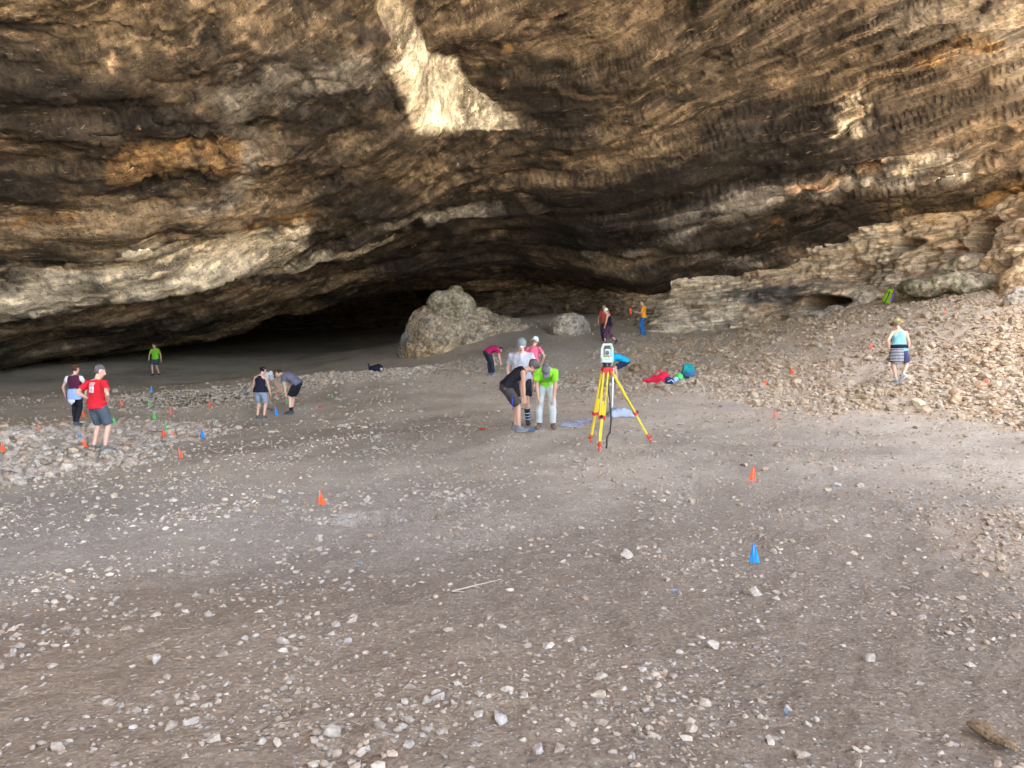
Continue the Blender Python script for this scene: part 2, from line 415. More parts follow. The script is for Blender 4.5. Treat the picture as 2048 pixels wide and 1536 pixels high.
def roof(x, y, shape):
    """surface points, bedding coordinate and broken-face mask of the cave roof"""
    base = _ct(x, y)
    rz, face, edge = pocket(x, y)
    bed = base + .06*x + .35*fbm(v3(x*.11, y*.11, 2), 3)
    z = base + rz; bed = bed + .9*rz
    z = z + .38*fbm(v3(x*.16, y*.16, 4), 3) * sstep(0, 3, base - (-1))
    led = bed*1.25 + .5*fbm(v3(x*.25, y*.25, 9), 3); fr = led - np.floor(led)
    lam = sstep(-.1, .35, fbm(v3(x*.13, y*.13, 20), 2) + .1)
    z = z + lam*.15*(sstep(.0, .3, fr) - fr - .2)
    # the long open bedding cracks, swells and flaked scars
    wx, wy = x + .25*fbm(v3(x*.8, y*.8, 5), 2), y + .25*fbm(v3(x*.8, y*.8, 6), 2)
    for line, dep, wd_ in CRACKS: z = z + dep*np.exp(-(seg_dist(np.stack([wx, wy], 1), line)/wd_)**2)
    for (cx, cy), r1, dep in SCARS: z = z + dep*sstep(1.0, .75, np.hypot(x - cx, y - cy)/r1 + .35*fbm(v3(x*1.3, y*1.3, 3), 3))
    X, Y, Z = (k.reshape(shape) for k in (x, y, z))
    G = np.stack([X, Y, Z], -1); n = np.cross(np.gradient(G, axis=0), np.gradient(G, axis=1)); n /= np.linalg.norm(n, axis=2)[..., None] + 1e-9; n = n.reshape(-1, 3); n *= -np.sign(n[:, 2:3])
    q = v3(x, y, z)
    rho, phi = np.hypot(x + 13, y - 10), np.arctan2(x + 13, y - 10)
    N1 = fbm(v3(rho*.45, phi*1.5, bed*.35), 4); N2 = fbm(v3(rho*1.5, phi*4.0, bed*1.0), 4)
    flake = sum(sstep(t, t + .035, N1) for t in (-.42, -.2, -.02, .16, .34)); flake2 = sum(sstep(t, t + .05, N2) for t in (-.35, -.1, .12, .33))
    amp = -.13*(flake - 2.5) - .022*(flake2 - 2) + .10*fbm(q*[.4, .4, .9], 3) + .035*ridge(q*[1.1, 1.1, 2.4], 3) + .03*fbm(q*[3.4, 3.4, 6], 3)
    return q - n*amp[:, None]*-1, bed, face, edge, flake, flake2
CRACKS = [([on_roof(*p)[:2] for p in ((-40, 536), (60, 532), (130, 525), (230, 508), (330, 500), (400, 492))], .35, .10),
          ([on_roof(*p)[:2] for p in ((470, 470), (540, 448), (640, 432))], .3, .12),
          ([on_roof(*p)[:2] for p in ((1560, 455), (1680, 400), (1800, 375), (1990, 320))], .35, .15),
          ([on_roof(*p)[:2] for p in ((640, 545), (760, 520), (880, 490), (1000, 475))], .5, .35),
          ([on_roof(*p)[:2] for p in ((1250, 520), (1380, 490), (1500, 470))], -.4, .5),
          ([on_roof(*p)[:2] for p in ((860, 440), (980, 420), (1060, 400))], -.45, .6),
          ([on_roof(*p)[:2] for p in ((0, 600), (200, 575), (420, 545), (560, 520))], -.45, .7)]
SCARS = [(on_roof(1704, 218)[:2], .75, .16), (on_roof(330, 300)[:2], 2.0, .25), (on_roof(1640, 360)[:2], 1.2, .2), (on_roof(1700, 340)[:2], 1.1, .2)]
ca = angles(R(38), 640, 40, math.pi + .12)
cr = np.concatenate([np.linspace(.01, 11, 16), np.geomspace(11.6, 62, 490), np.linspace(64, 100, 16)])
cx_, cy_, cf = polar(0, -2, ca, cr)
cv, bed, face, edge, flake, flake2 = roof(cx_, cy_, (len(cr), len(ca)))
cen_x, cen_y = cx_[cf].mean(1), cy_[cf].mean(1)
cf = cf[~((cen_x > np.where(cen_y > 0, np.maximum(.66*cen_y + 3.4, 13), 13)) & (cen_y < 26)) & (cen_y > -20)]  # unseen roof edge cut at right and carried back overhead to steer daylight
rme = mesh_np('cave_roof', cv, cf[:, ::-1])
# rock colours, with light painted along the low lip: bare tan, soot, ochre stain, pale fresh limestone, grey crust
W = cv + .9*v3(fbm(v3(cx_*.5, cy_*.5, bed), 4), fbm(v3(cx_*.5, cy_*.5, bed + 9), 4), fbm(v3(cx_*.5, cy_*.5, bed + 5), 3)*.5)
tan = np.array([.34, .262, .175]); soot = np.array([.026, .022, .020]); brown = np.array([.118, .090, .062]); ochre = np.array([.36, .20, .062])
pale = np.array([.70, .625, .485]); ash = np.array([.29, .275, .255]); pink = np.array([.52, .35, .235])
s1 = fbm(v3(cx_*.12, cy_*.12, bed*.55), 4); s2 = fbm(v3(cx_*.5, cy_*.5, bed*1.7 + 4), 4); s3 = fbm(v3(cx_*1.8, cy_*1.8, bed*5 + 4), 3); s4 = fbm(v3(cx_*4.5, cy_*4.5, bed*9 + 2), 3)
c = np.repeat(brown[None], len(cx_), 0)
c = blend(c, tan, np.clip(.12 + .55*s1 + .5*s2 + .25*s3, 0, .6))
c = blend(c, soot, np.clip(.5 - 1.0*s1 + .6*s2 - .35*s3, 0, .95))
lay1 = np.interp(flake, [0, 1, 2, 3, 4, 5], [.75, 1.25, .62, 1.1, .7, 1.3]); lay2 = np.interp(flake2, [0, 1, 2, 3, 4], [.85, 1.15, .8, 1.2, .9])
def stroke(c, col, pts, rad, amt=1.0, ragged=.6, lift=0.0):
    L = [on_roof(p[0], p[1], lift) for p in pts]
    if len(L) == 1: L = L + [L[0] + .01]
    d = seg_dist(W, L)/rad + ragged*(.7*s2 + .6*s3 + .6*s4)
    return blend(c, col, np.clip(amt*sstep(1.3, .35, d)*(.9 + .45*s3), 0, 1))
c = stroke(c, soot, [(700, 470), (900, 450), (1150, 430), (1400, 400), (1650, 300)], 3.0, .95)
c = stroke(c, soot, [(1100, 490), (1300, 470), (1500, 470), (1700, 430)], 1.9, .95)
c = stroke(c, soot, [(300, 170), (500, 150), (700, 130)], 1.6, .5)
c = stroke(c, soot, [(500, 330), (700, 300), (900, 300)], 1.3, .6)
c = stroke(c, soot, [(0, 230), (200, 235), (420, 250)], 1.5, .7)
c = stroke(c, soot, [(1050, 200), (1120, 220)], 1.8, .7)
c = stroke(c, brown, [(900, 40), (1300, 100), (1700, 120)], 2.6, .5)
c = stroke(c, brown*1.1, [(1300, 40), (1500, 60), (1800, 60), (2048, 120), (2048, 300)], 3.6, .6)
c = stroke(c, soot*1.6, [(1400, 120), (1700, 60), (2048, 20)], 2.2, .6)
c = stroke(c, soot*1.5, [(1500, 260), (1800, 200), (2048, 180)], 1.6, .65)
c = stroke(c, ash*.5, [(1900, 30), (2048, 100)], 1.5, .5)
c = stroke(c, tan, [(0, 460), (200, 440), (420, 430), (560, 400)], 1.4, .75)
c = stroke(c, pale*.95, [(-60, 600), (100, 580), (260, 560), (420, 530), (560, 490)], 1.6, 1.25, .45)
c = stroke(c, pale*.9, [(0, 545), (150, 530), (300, 515), (500, 480)], .8, .95)
c = stroke(c, pale*.85, [(480, 545), (600, 525), (700, 505), (800, 475)], .8, .9)
c = stroke(c, tan*.9, [(0, 680), (250, 640), (450, 600), (700, 560)], 1.9, .95)
c = stroke(c, tan*1.35, [(60, 735), (150, 715), (330, 680), (560, 630), (800, 575), (1000, 560)], 2.2, 1.1, .4)  # lip painted paler where too little light reaches it
c = stroke(c, ochre*.7 + tan*.4, [(225, 325), (300, 310), (400, 305), (510, 315)], .8, .75, 1.0)
c = stroke(c, ochre*.9, [(470, 462), (560, 440), (640, 430)], .4, .9)
c = stroke(c, ochre, [(20, 440), (130, 440)], .35, .7)
c = stroke(c, ash, [(410, 410), (460, 380), (520, 290)], .6, .65)
c = stroke(c, ash, [(460, 240), (480, 180), (700, 120)], 1.0, .45)
c = stroke(c, ash*1.1, [(780, 440), (900, 425), (1000, 415)], .55, .8)
c = stroke(c, ash, [(1180, 505), (1330, 500), (1500, 520)], .5, .7)
c = stroke(c, ash*1.05, [(1330, 450), (1480, 410), (1600, 380), (1760, 350), (1900, 320)], .75, .85)
c = stroke(c, pink, [(1600, 380), (1690, 350), (1760, 325)], .4, .95)
c = stroke(c, pale, [(1820, 330), (1900, 315)], .35, .7)
c = stroke(c, ochre, [(1490, 468), (1560, 440)], .3, .8)
c = stroke(c, ochre, [(1900, 430), (2048, 380)], .7, .7)
c = stroke(c, ochre*.9, [(1880, 125), (1960, 90)], .5, .5)
c = stroke(c, pale*.85, [(1684, 246), (1700, 215), (1716, 190)], .38, 1.4, .6)
c = stroke(c, pink, [(1690, 230), (1708, 205)], .25, .6)
c = stroke(c, pink, [(235, 125)], .18, .9); c = stroke(c, pink, [(680, 85)], .3, .8); c = stroke(c, pink, [(1080, 203)], .18, .9)
c = stroke(c, pink, [(175, 95)], .2, .7); c = stroke(c, ochre, [(1010, 55), (1090, 40)], .35, .7, .6, 1.2)
c = blend(c, np.array([.50, .465, .39]), np.clip((.25 + .75*sstep(_A[3][1] - .6, _A[3][1] + .8, cy_))*face*(1.0 - .5*np.clip(s2 + .3*s3, 0, 1)), 0, 1))
c = blend(c, pale, np.clip(.7*sstep(.35, .05, edge + .3*s2)*sstep(_A[7][0] + .2, _A[7][0] - .3, cx_)*sstep(_A[3][1] - .5, _A[3][1] + .8, cy_)*sstep(_A[5][1] + 2, _A[5][1], cy_), 0, 1))
c = c*(lay1*lay2)[:, None]**.8
flow = v3(np.hypot(cx_ + 13, cy_ - 10), np.arctan2(cx_ + 13, cy_ - 10)*25, bed)
vattr(rme, 'tint', c); vattr(rme, 'flow', flow)
def rock_mat(name, fleck=1.0, bumpk=1.0, bedded=True, dk=.30):
    b = NB(name, 0.88, 0.25); P = b.pos(); tint = b.attr('tint')
    if bedded:
        Q = b.n('ShaderNodeAttribute', attribute_name='flow').outputs['Vector']
    else: Q = P
    S1 = b.vmul(Q, (1.0, .30, .5)) if bedded else P; S2 = b.vmul(Q, (1.0, .085, .6)) if bedded else P
    big = b.noise(S1, .8, 3, .6); streak = b.noise(S2, 5.0, 4, .6); med = b.noise(P, 2.4, 4, .6); fine = b.noise(P, 8, 4, .6); grit = b.noise(P, 24, 3, .6)
    v1 = b.voro(P, 2.2); v2 = b.voro(P, 6.5); cell = b.n('ShaderNodeSeparateColor', i_Color=b.voro(P, 6.5, 'Color'))
    dark = b.mix(1.0, tint, (dk, dk*.97, dk*.95), 'MULTIPLY'); lite = b.mix(1.0, tint, (1.55, 1.5, 1.42), 'MULTIPLY')
    col = b.mix(b.rng(big, .36, .60), dark, tint); col = b.mix(b.rng(streak, .52, .62, 0, .8), col, lite); col = b.mix(b.rng(streak, .46, .34, 0, .65), col, b.mix(1.0, col, (.38, .35, .33), 'MULTIPLY'))
    col = b.mix(b.rng(cell.outputs[0], .0, 1.0, 0, .35), col, b.mix(1.0, col, (.5, .48, .46), 'MULTIPLY'))
    col = b.mix(b.rng(fine, .47, .36, 0, .8), col, b.mix(1.0, col, (.34, .31, .29), 'MULTIPLY'))
    fl = b.math('MULTIPLY', b.rng(b.noise(S2, 15, 2, .5), .64, .72, 0, .3*fleck), b.rng(med, .45, .58)); col = b.mix(fl, col, b.mix(b.rng(big, .4, .6), (.46, .33, .18), (.44, .42, .385)))
    col = b.mix(b.rng(grit, .60, .70, 0, .6*fleck), col, b.mix(1.0, lite, (1.6, 1.55, 1.5), 'MULTIPLY'))
    b.base(col)
    h1 = b.math('ADD', b.math('MULTIPLY', v1, .3), b.math('ADD', b.math('MULTIPLY', v2, .35), b.math('MULTIPLY', streak, .6)))
    n0 = b.bump(h1, .7*bumpk, .08); b.bump(b.math('ADD', fine, b.math('MULTIPLY', grit, .5)), .7*bumpk, .045, n0)
    return b.m
ROOF = rock_mat('roof_rock')
link('cave_roof', rme, ROOF, kind='structure')

# ------------------------------------------------------------------ side and back wall
wl = [np.array(a, float) for a in ((24, 25.2), (20.5, 25.6))] + [pt(px, 655, d)[:2] for px, d in
      ((2100, 26), (1990, 27.6), (1900, 29.2), (1830, 30.6), (1760, 31.8), (1690, 33), (1620, 34.2), (1500, 36.4), (1400, 37.8), (1318, 38.4), (1288, 40.5), (1250, 43.5), (1180, 47), (1080, 51), (980, 55), (900, 62))]
wl += [np.array(a, float) for a in ((-10, 76), (-24, 80), (-38, 72), (-42, 54), (-38, 38))]
wl = np.array(wl)
def resample(p, step_of):
    out = []
    for i in range(len(p) - 1):
        p0, p1, p2, p3 = p[max(i-1, 0)], p[i], p[i+1], p[min(i+2, len(p)-1)]
        n = max(2, int(np.linalg.norm(p2 - p1)/step_of(i)))
        for k in range(n):
            t = k/n
            out.append(.5*((2*p1) + (p2 - p0)*t + (2*p0 - 5*p1 + 4*p2 - p3)*t*t + (3*p1 - p0 - 3*p2 + p3)*t**3))
    return np.array(out + [p[-1]])
wc = resample(wl, lambda i: .5 if i < 1 or i > 17 else .055)
tg = np.gradient(wc, axis=0); tg /= np.linalg.norm(tg, axis=1)[:, None]
nin = np.stack([-tg[:, 1], tg[:, 0]], 1)              # towards the cave
nin *= np.sign(((np.array([-3, 25]) - wc)*nin).sum(1))[:, None]
NT = 110
tt = np.linspace(0, 1, NT)
zb = ground_z(wc[:, 0], wc[:, 1]) - .7; zt = _ct(wc[:, 0], wc[:, 1]) + 2.6; zt = np.maximum(zt, zb + 1.5)
Zw = zb[:, None] + (zt - zb)[:, None]*tt[None]
Xw = np.repeat(wc[:, :1], NT, 1); Yw = np.repeat(wc[:, 1:], NT, 1)
x, y, z = Xw.ravel(), Yw.ravel(), Zw.ravel(); hh = np.repeat(tt[None], len(wc), 0).ravel()
bw = z - .07*x + .15*fbm(v3(x*.3, y*.3, z*.3), 2)
off = .75*fbm(v3(x*.22, y*.22, z*.3), 3) + .40*fbm(v3(x*.35, y*.35, bw*1.7), 4) + .15*ridge(v3(x*1.3, y*1.3, bw*1.8), 3) + .10*fbm(v3(x*4, y*4, z*5), 3)
fr = bw*1.1 - np.floor(bw*1.1); off = off + .16*(sstep(0, .35, fr) - fr)
off = off - .9*(hh - .3)*sstep(42, 38, y) + .5*sstep(41, 44, y)*hh        # the sunlit wall leans back a little
nx = np.repeat(nin[:, :1], NT, 1).ravel(); ny = np.repeat(nin[:, 1:], NT, 1).ravel()
wall_pt = lambda px, py, d: pt(px, py, d)
holes = [(wall_pt(1648, 609, 33.6), 1.15, .46, 3.6), (wall_pt(1793, 486, 31.4), .6, .28, 1.6), (wall_pt(1945, 482, 28.6), .75, .9, 2.6),
         (wall_pt(1890, 505, 29.6), .45, .5, .5), (wall_pt(1990, 566, 27.4), 1.0, .34, 1.8), (wall_pt(2000, 440, 28), .3, .1, .4)]
for P0, rw, rh, dep in holes:
    along = (x - P0[0])*-ny + (y - P0[1])*nx
    d = np.hypot(along/rw, (z - P0[2])/rh) + .18*fbm(v3(x*1.5, y*1.5, z*1.5), 2)
    near = np.hypot(x - P0[0], y - P0[1]) < 4
    off = off - near*dep*sstep(1.05, .6, d)
off = off - 1.1*sstep(43, 40, y)*sstep(24, 27, y)*sstep(.1, .5, hh)      # set back under the roof
x2, y2 = x + nx*off, y + ny*off
i = np.arange(len(wc) - 1)[:, None]*NT + np.arange(NT - 1)[None]
wf = np.stack([i, i + 1, i + NT + 1, i + NT], -1).reshape(-1, 4)
wme = mesh_np('cave_wall', v3(x2, y2, z), wf)
n1 = fbm(v3(x*.3, y*.3, z*.4), 4); n2 = fbm(v3(x*1.1, y*1.1, z*1.6), 4)
c = np.repeat(np.array([.50, .405, .285])[None], len(x), 0)
c = blend(c, pale*.86, np.clip(.4 + .8*n1 + .3*n2, 0, .9)); c = blend(c, np.array([.36, .25, .15]), np.clip(-.15 - .8*n1 + .5*n2, 0, .7))
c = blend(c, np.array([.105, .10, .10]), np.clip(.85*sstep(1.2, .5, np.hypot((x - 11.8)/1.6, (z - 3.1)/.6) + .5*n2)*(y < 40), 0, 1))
c = blend(c, np.array([.44, .25, .10]), np.clip(.5*sstep(14.8, 16.3, x + .4*n1)*(.4 + .6*n2 + .4), 0, .9))
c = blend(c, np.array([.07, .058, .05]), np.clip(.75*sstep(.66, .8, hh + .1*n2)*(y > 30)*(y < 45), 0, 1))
c = blend(c, np.array([.10, .075, .052]), np.clip(.85*sstep(40, 46, y), 0, 1))  # back recess tinted dark, its deep shade put into the colour
vattr(wme, 'tint', c); vattr(wme, 'flow', v3(bw*1.5, (x - y)*2.4, z*.3))
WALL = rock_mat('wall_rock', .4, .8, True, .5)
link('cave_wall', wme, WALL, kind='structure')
# ------------------------------------------------------------------ stones
def facet_stone(seed, sub=2, cuts=9, flat=.72):
    rg = np.random.default_rng(seed); bm = bmesh.new(); bmesh.ops.create_icosphere(bm, subdivisions=sub, radius=1.0)
    v = np.array([q.co[:] for q in bm.verts]); f = np.array([[q.index for q in p.verts] for p in bm.faces]); bm.free()
    for k in range(cuts):
        n = rg.normal(size=3); n /= np.linalg.norm(n); d = rg.uniform(.45, .82)
        h = v @ n - d; v = v - np.where(h > 0, h, 0)[:, None]*n
    v = v*np.array([rg.uniform(.85, 1.25), rg.uniform(.7, 1.0), rg.uniform(.5, .8)*flat/.72])
    v = v + .035*rg.normal(size=v.shape)
    return v, f
def tri_stones(pos, size, rot, shapes, squash, tints, name):
    """many small stones as one mesh; shapes: list of (v,f)"""
    V, Fc, C = [], [], []; base = 0
    which = RNG.integers(0, len(shapes), len(pos))
    for k, (v, f) in enumerate(shapes):
        idx = np.nonzero(which == k)[0]
        if not len(idx): continue
        q = v[None]*size[idx][:, None, None]*np.stack([np.ones(len(idx)), squash[idx, 0], squash[idx, 1]], 1)[:, None, :]
        ca, sa = np.cos(rot[idx, 0]), np.sin(rot[idx, 0]); cb, sb = np.cos(rot[idx, 1]), np.sin(rot[idx, 1])
        y1 = q[..., 1]*cb[:, None] - q[..., 2]*sb[:, None]; z1 = q[..., 1]*sb[:, None] + q[..., 2]*cb[:, None]
        x2 = q[..., 0]*ca[:, None] - y1*sa[:, None]; y2 = q[..., 0]*sa[:, None] + y1*ca[:, None]
        w = np.stack([x2, y2, z1], -1) + pos[idx][:, None]
        V.append(w.reshape(-1, 3)); Fc.append((f[None] + (np.arange(len(idx))*len(v))[:, None, None]).reshape(-1, 3) + base)
        C.append(np.repeat(tints[idx], len(v), 0)); base += len(idx)*len(v)
    me = mesh_np(name, np.concatenate(V), np.concatenate(Fc), smooth=False); vattr(me, 'tint', np.concatenate(C)); return me
b = NB('limestone', 0.92, 0.15); P = b.n('ShaderNodeTexCoord').outputs['Object']; WP = b.pos()
t = b.attr('tint'); nn = b.noise(WP, 26, 5, .65)
b.base(b.mix(b.rng(nn, .32, .66), b.mix(1.0, t, (.62, .57, .52), 'MULTIPLY'), t)); b.bump(b.noise(WP, 55, 4, .6), .5, .01)
RUBBLE = b.m
b = NB('cobble_stone', 0.92, 0.15); P = b.n('ShaderNodeTexCoord').outputs['Object']; rnd = b.n('ShaderNodeObjectInfo').outputs['Random']; WP = b.pos()
t = b.ramp(rnd, (0, (.29, .245, .195)), (.35, (.40, .355, .295)), (.6, (.36, .335, .305)), (.8, (.44, .39, .315)), (1, (.33, .265, .20)))
nn = b.noise(WP, 22, 6, .65); dirt = b.noise(WP, 9, 3)
t = b.mix(b.rng(nn, .32, .66), b.mix(1.0, t, (.62, .57, .52), 'MULTIPLY'), t)
b.base(b.mix(b.rng(dirt, .52, .68, 0, .6), t, (.25, .195, .145))); b.bump(nn, .6, .012)
COBBLE = b.m
def stone_tints(n, x, y=0):
    pal = .86*np.array([(.56, .48, .37), (.62, .55, .44), (.48, .41, .32), (.53, .49, .42), (.58, .45, .32), (.66, .59, .48)])
    t = pal[RNG.integers(0, len(pal), n)]*RNG.uniform(.62, .95, (n, 1))
    t = t*.72 + np.array([.25, .205, .16])*.28; w = np.clip(.85*sstep(0, 8, x), 0, .85)[:, None]
    t = t*np.where(x < -3, 1.42, np.where(x + .55*y > 14, 1.22, 1.0))[:, None]; return t*(1 - w) + t*np.array([1.06, .96, .80])*w
PXM = F_PX/2                                  # metres * PXM / distance = pixels of the 1024 px picture
def scatter(n, rmin, rmax, amax):
    a = RNG.uniform(-amax, amax, n); u = RNG.uniform(0, 1, n)
    r = np.sqrt(rmin**2 + u*(rmax**2 - rmin**2)); return r*np.sin(a), r*np.cos(a)
def sunk(x, y, s, k=.25): return v3(x, y, ground_z(x, y) + s*k)
ico = [facet_stone(100 + k, 1, 5) for k in range(10)]
bm = bmesh.new(); bmesh.ops.create_icosphere(bm, subdivisions=1, radius=1)
ico20 = [(np.array([q.co[:] for q in bm.verts])*RNG.uniform(.75, 1.2, (12, 1))*np.array([1, .8, .62]), np.array([[q.index for q in p.verts] for p in bm.faces])) for _ in range(10)]
bm.free()
oct_v = np.array([(1, 0, 0), (-1, 0, 0), (0, 1, 0), (0, -1, 0), (0, 0, 1), (0, 0, -1.0), (.7, .7, .5), (-.7, -.6, .5)])
oct_f = np.array([(0, 6, 4), (6, 2, 4), (0, 2, 6), (2, 1, 4), (1, 7, 4), (7, 3, 4), (1, 3, 7), (3, 0, 4), (2, 0, 5), (1, 2, 5), (3, 1, 5), (0, 3, 5)])
small12 = [(oct_v*RNG.uniform(.75, 1.2, (8, 1))*np.array([1, .85, .7]), oct_f) for _ in range(8)]
# coarse rubble of the right-hand slope and the left-hand heaps
def rubble(n, lo, hi, med, sig, smax, shapes, name, label, most, grow=.5):
    x, y = scatter(n, lo, hi, R(42)); st = stony(x, y); d = np.hypot(x, y)
    pn = fbm(v3(x*.45, y*.45, 77), 3); k = RNG.uniform(0, 1, len(x)) < (st*.95 + .015)*np.clip(1.1 - d/70, .3, 1)*np.where(x > 0, np.clip(.85 + 1.1*pn - .2*sstep(19, 26, y), .15, 1), 1); x, y, d, st = x[k], y[k], d[k], st[k]
    s = np.clip(RNG.lognormal(math.log(med), sig, len(x))*(.8 + grow*st), .012, smax)*np.where(x < -1, .95, 1.0); k = s*PXM/d > .75; x, y, s = x[k][:most], y[k][:most], s[k][:most]
    print(name, len(s))
    me = tri_stones(sunk(x, y, s), s, RNG.uniform(-3.1, 3.1, (len(s), 2))*np.array([1, .22]), shapes, RNG.uniform(.8, 1.3, (len(s), 2)), stone_tints(len(s), x, y), name)
    link(name, me, RUBBLE, label=label, cat='rubble', kind='stuff')
rubble(60000, 9, 42, .045, .48, .17, ico20, 'coarse_rubble', 'pale broken limestone rubble covering the right slope and the left heaps', 14000)
rubble(30000, 2.2, 9, .020, .40, .05, ico20, 'near_rubble', 'little heaps of broken stone at the bottom and right of the near floor', 5000, .3)
rubble(170000, 9, 40, .030, .30, .06, small12, 'fine_rubble', 'small limestone chips filling the gaps between the larger rubble', 42000)
# loose gravel on the trodden floor in front
x, y = scatter(150000, 2.2, 17, R(41)); d = np.hypot(x, y); cl = fbm(v3(x*.8, y*.8, 12), 3)
keep = RNG.uniform(0, 1, len(x)) < np.clip(.22 + .75*cl + .35*stony(x, y), .05, 1); x, y, d = x[keep], y[keep], d[keep]
s = RNG.lognormal(math.log(.0085), .62, len(x)); s = np.clip(s, .004, .04); keep = s*PXM/d > .62; x, y, s = x[keep], y[keep], s[keep]
print('gravel', len(s)); sel = RNG.permutation(len(s))[:17000]; x, y, s = x[sel], y[sel], s[sel]
me = tri_stones(sunk(x, y, s, .05), s, RNG.uniform(-3.1, 3.1, (len(s), 2))*np.array([1, .2]), small12, RNG.uniform(.7, 1.1, (len(s), 2)), stone_tints(len(s), x), 'gravel')
link('gravel', me, RUBBLE, label='fine pale gravel scattered over the trodden earth floor', cat='gravel', kind='stuff')
x, y = scatter(26000, 8, 38, R(40)); d = np.hypot(x, y); cl = fbm(v3(x*.3, y*.3, 40), 3)
keep = RNG.uniform(0, 1, len(x)) < np.clip(.35 + .9*cl, .08, .9); x, y, d = x[keep], y[keep], d[keep]
s = np.clip(RNG.lognormal(math.log(.026), .42, len(x)), .01, .09); keep = s*PXM/d > .7; x, y, s = x[keep][:8000], y[keep][:8000], s[keep][:8000]
me = tri_stones(sunk(x, y, s), s, RNG.uniform(-3.1, 3.1, (len(s), 2))*np.array([1, .15]), ico20, RNG.uniform(.7, 1.1, (len(s), 2)), stone_tints(len(s), x), 'scattered_pebbles')
link('scattered_pebbles', me, RUBBLE, label='scattered pale pebbles dotting the middle and far floor of the cave', cat='pebbles', kind='stuff')
# the individual cobbles
SM = []
for k in range(14):
    v, f = facet_stone(300 + k, 3, 11); me = mesh_np('cobble', v, f, smooth=False); me.materials.append(COBBLE); SM.append(me)
def cobble(px, py, wpx, me, name='limestone_cobble', label=None, group=None, mat=None, zk=.16, sq=1.0, rz=None, cat='stone'):
    p = g_at(px, py); d = p[1]; s = wpx/2*d/F_PX/1.0
    o = link(name, me, loc=(p[0], p[1], p[2] + s*zk*sq), label=label, cat=cat, group=group)
    o.scale = (s, s, s*sq); o.rotation_euler = (random.uniform(-.25, .25), random.uniform(-.25, .25), random.uniform(0, 6.3) if rz is None else rz)
    return o
NAMED = [(1250, 1115, 42, 'large blunt tan stone on bare floor between the twig and the blue flag'),
         (1506, 1188, 46, 'craggy pale block with a pebble at its side, below the blue flag'),
         (1195, 1392, 34, 'white egg-smooth stone near the bottom centre of the floor'),
         (1076, 1503, 42, 'pale crumbly block at the very bottom edge just right of centre'),
         (384, 1446, 34, 'upright pale pointed stone in the lower left foreground'),
         (569, 1286, 30, 'smooth grey cone-shaped stone standing alone left of centre'),
         (475, 1022, 22, 'round pale cobble lying alone on the grey dust left of the orange flag'),
         (224, 1117, 24, 'brown rounded cobble alone on the pale dust at far left'),
         (312, 1322, 32, 'half-split round stone with a dark top, lower left'),
         (1428, 1294, 34, 'tan wedge-shaped stone with a dark left side, right of the dead stalks'),
         (1672, 972, 22, 'upright rounded stone standing apart on the gravel right of the orange flag'),
         (1672, 940, 16, 'small dark upright stone farther back on the right floor'),
         (1602, 1512, 44, 'flat tan stone with a notch on the lower right edge of the picture'),
         (1000, 1440, 40, 'pale blocky stone at the bottom beside the gravel heap'),
         (1740, 1320, 40, 'long grey slab-like stone half buried in the right foreground'),
         (637, 1080, 28, 'pinkish angular stone just below the trampled hollow'),
         (912, 1056, 16, 'tan stone at the right rim of the trampled hollow'),
         (88, 928, 34, 'largest grey-white boulder of the stone heap at the far left')]
for k, (px, py, w, lab) in enumerate(NAMED):
    cobble(px, py, w, SM[k % 14], label=lab, sq=1.15 if 'upright' in lab or 'cone' in lab else 1.0)
# about 270 more that nothing tells apart
spots = []
for k in range(2600):
    if len(spots) >= 262: break
    py = random.triangular(930, 1525, 1430); px = random.uniform(8, 2040)
    r = ray(px, py); xx = r[0]*1.6/-r[2]; yy = r[1]*1.6/-r[2]
    dens = .25 + 1.5*float(fbm(v3(np.array([xx*.8]), yy*.8, 12), 3)[0]) + .8*float(stony(np.array([xx]), np.array([yy]))[0])
    if px < 900 and py > 1200: dens += .35
    if random.random() > dens: continue
    if any(abs(px - a) < 13 and abs(py - c_) < 10 for a, c_, _ in spots): continue
    if any(abs(px - a) < 40 and abs(py - c_) < 24 for a, c_, *_ in NAMED): continue
    w = random.lognormvariate(math.log(11.5), .36) * (.55 + .75*(py - 900)/600); spots.append((px, py, min(w, 30)))
for k, (px, py, w) in enumerate(spots):
    cobble(px, py, w, SM[(k*5) % 14], 'loose_stone', 'small loose pale limestone piece on the near earth floor', 'loose stones on the near floor', sq=random.uniform(.8, 1.1))

# ------------------------------------------------------------------ standing rocks
REMESH = []                                   # (object, voxel, keep ratio, smoothing steps)
def rock(name, label, shapes, voxel, amp, colr, mat=None, cat='rock', seed=0, freq=.8, keep=.5):
    m = MB()
    for kind, *a in shapes: getattr(m, kind)(*a)
    o = link(name, m.mesh(name), mat or ROCK, label=label, cat=cat); REMESH.append((o, voxel, keep, 2, amp, seed, freq, colr)); return o
ROCK = rock_mat('standing_rock', .4, .9, False, .6)
k40 = 40/F_PX
def P40(px, py, d=40): return pt(px, py, d)
mound = [('ell', P40(905, 680), 2.55, 1.9, 1.75), ('ell', P40(880, 652), 1.55, 1.4, .85), ('ell', P40(945, 660), 1.75, 1.5, .85), ('ell', P40(845, 668), .85, .9, 1.0), ('ell', P40(860, 645), 1.05, 1.0, .8), ('ell', P40(952, 645), 1.15, 1.1, .75),
         ('ell', P40(870, 700, 39), 1.6, 1.2, .8), ('ell', P40(975, 668, 40.5), 2.3, 1.6, 1.0), ('ell', P40(1030, 672, 40.5), 1.8, 1.5, .75)]
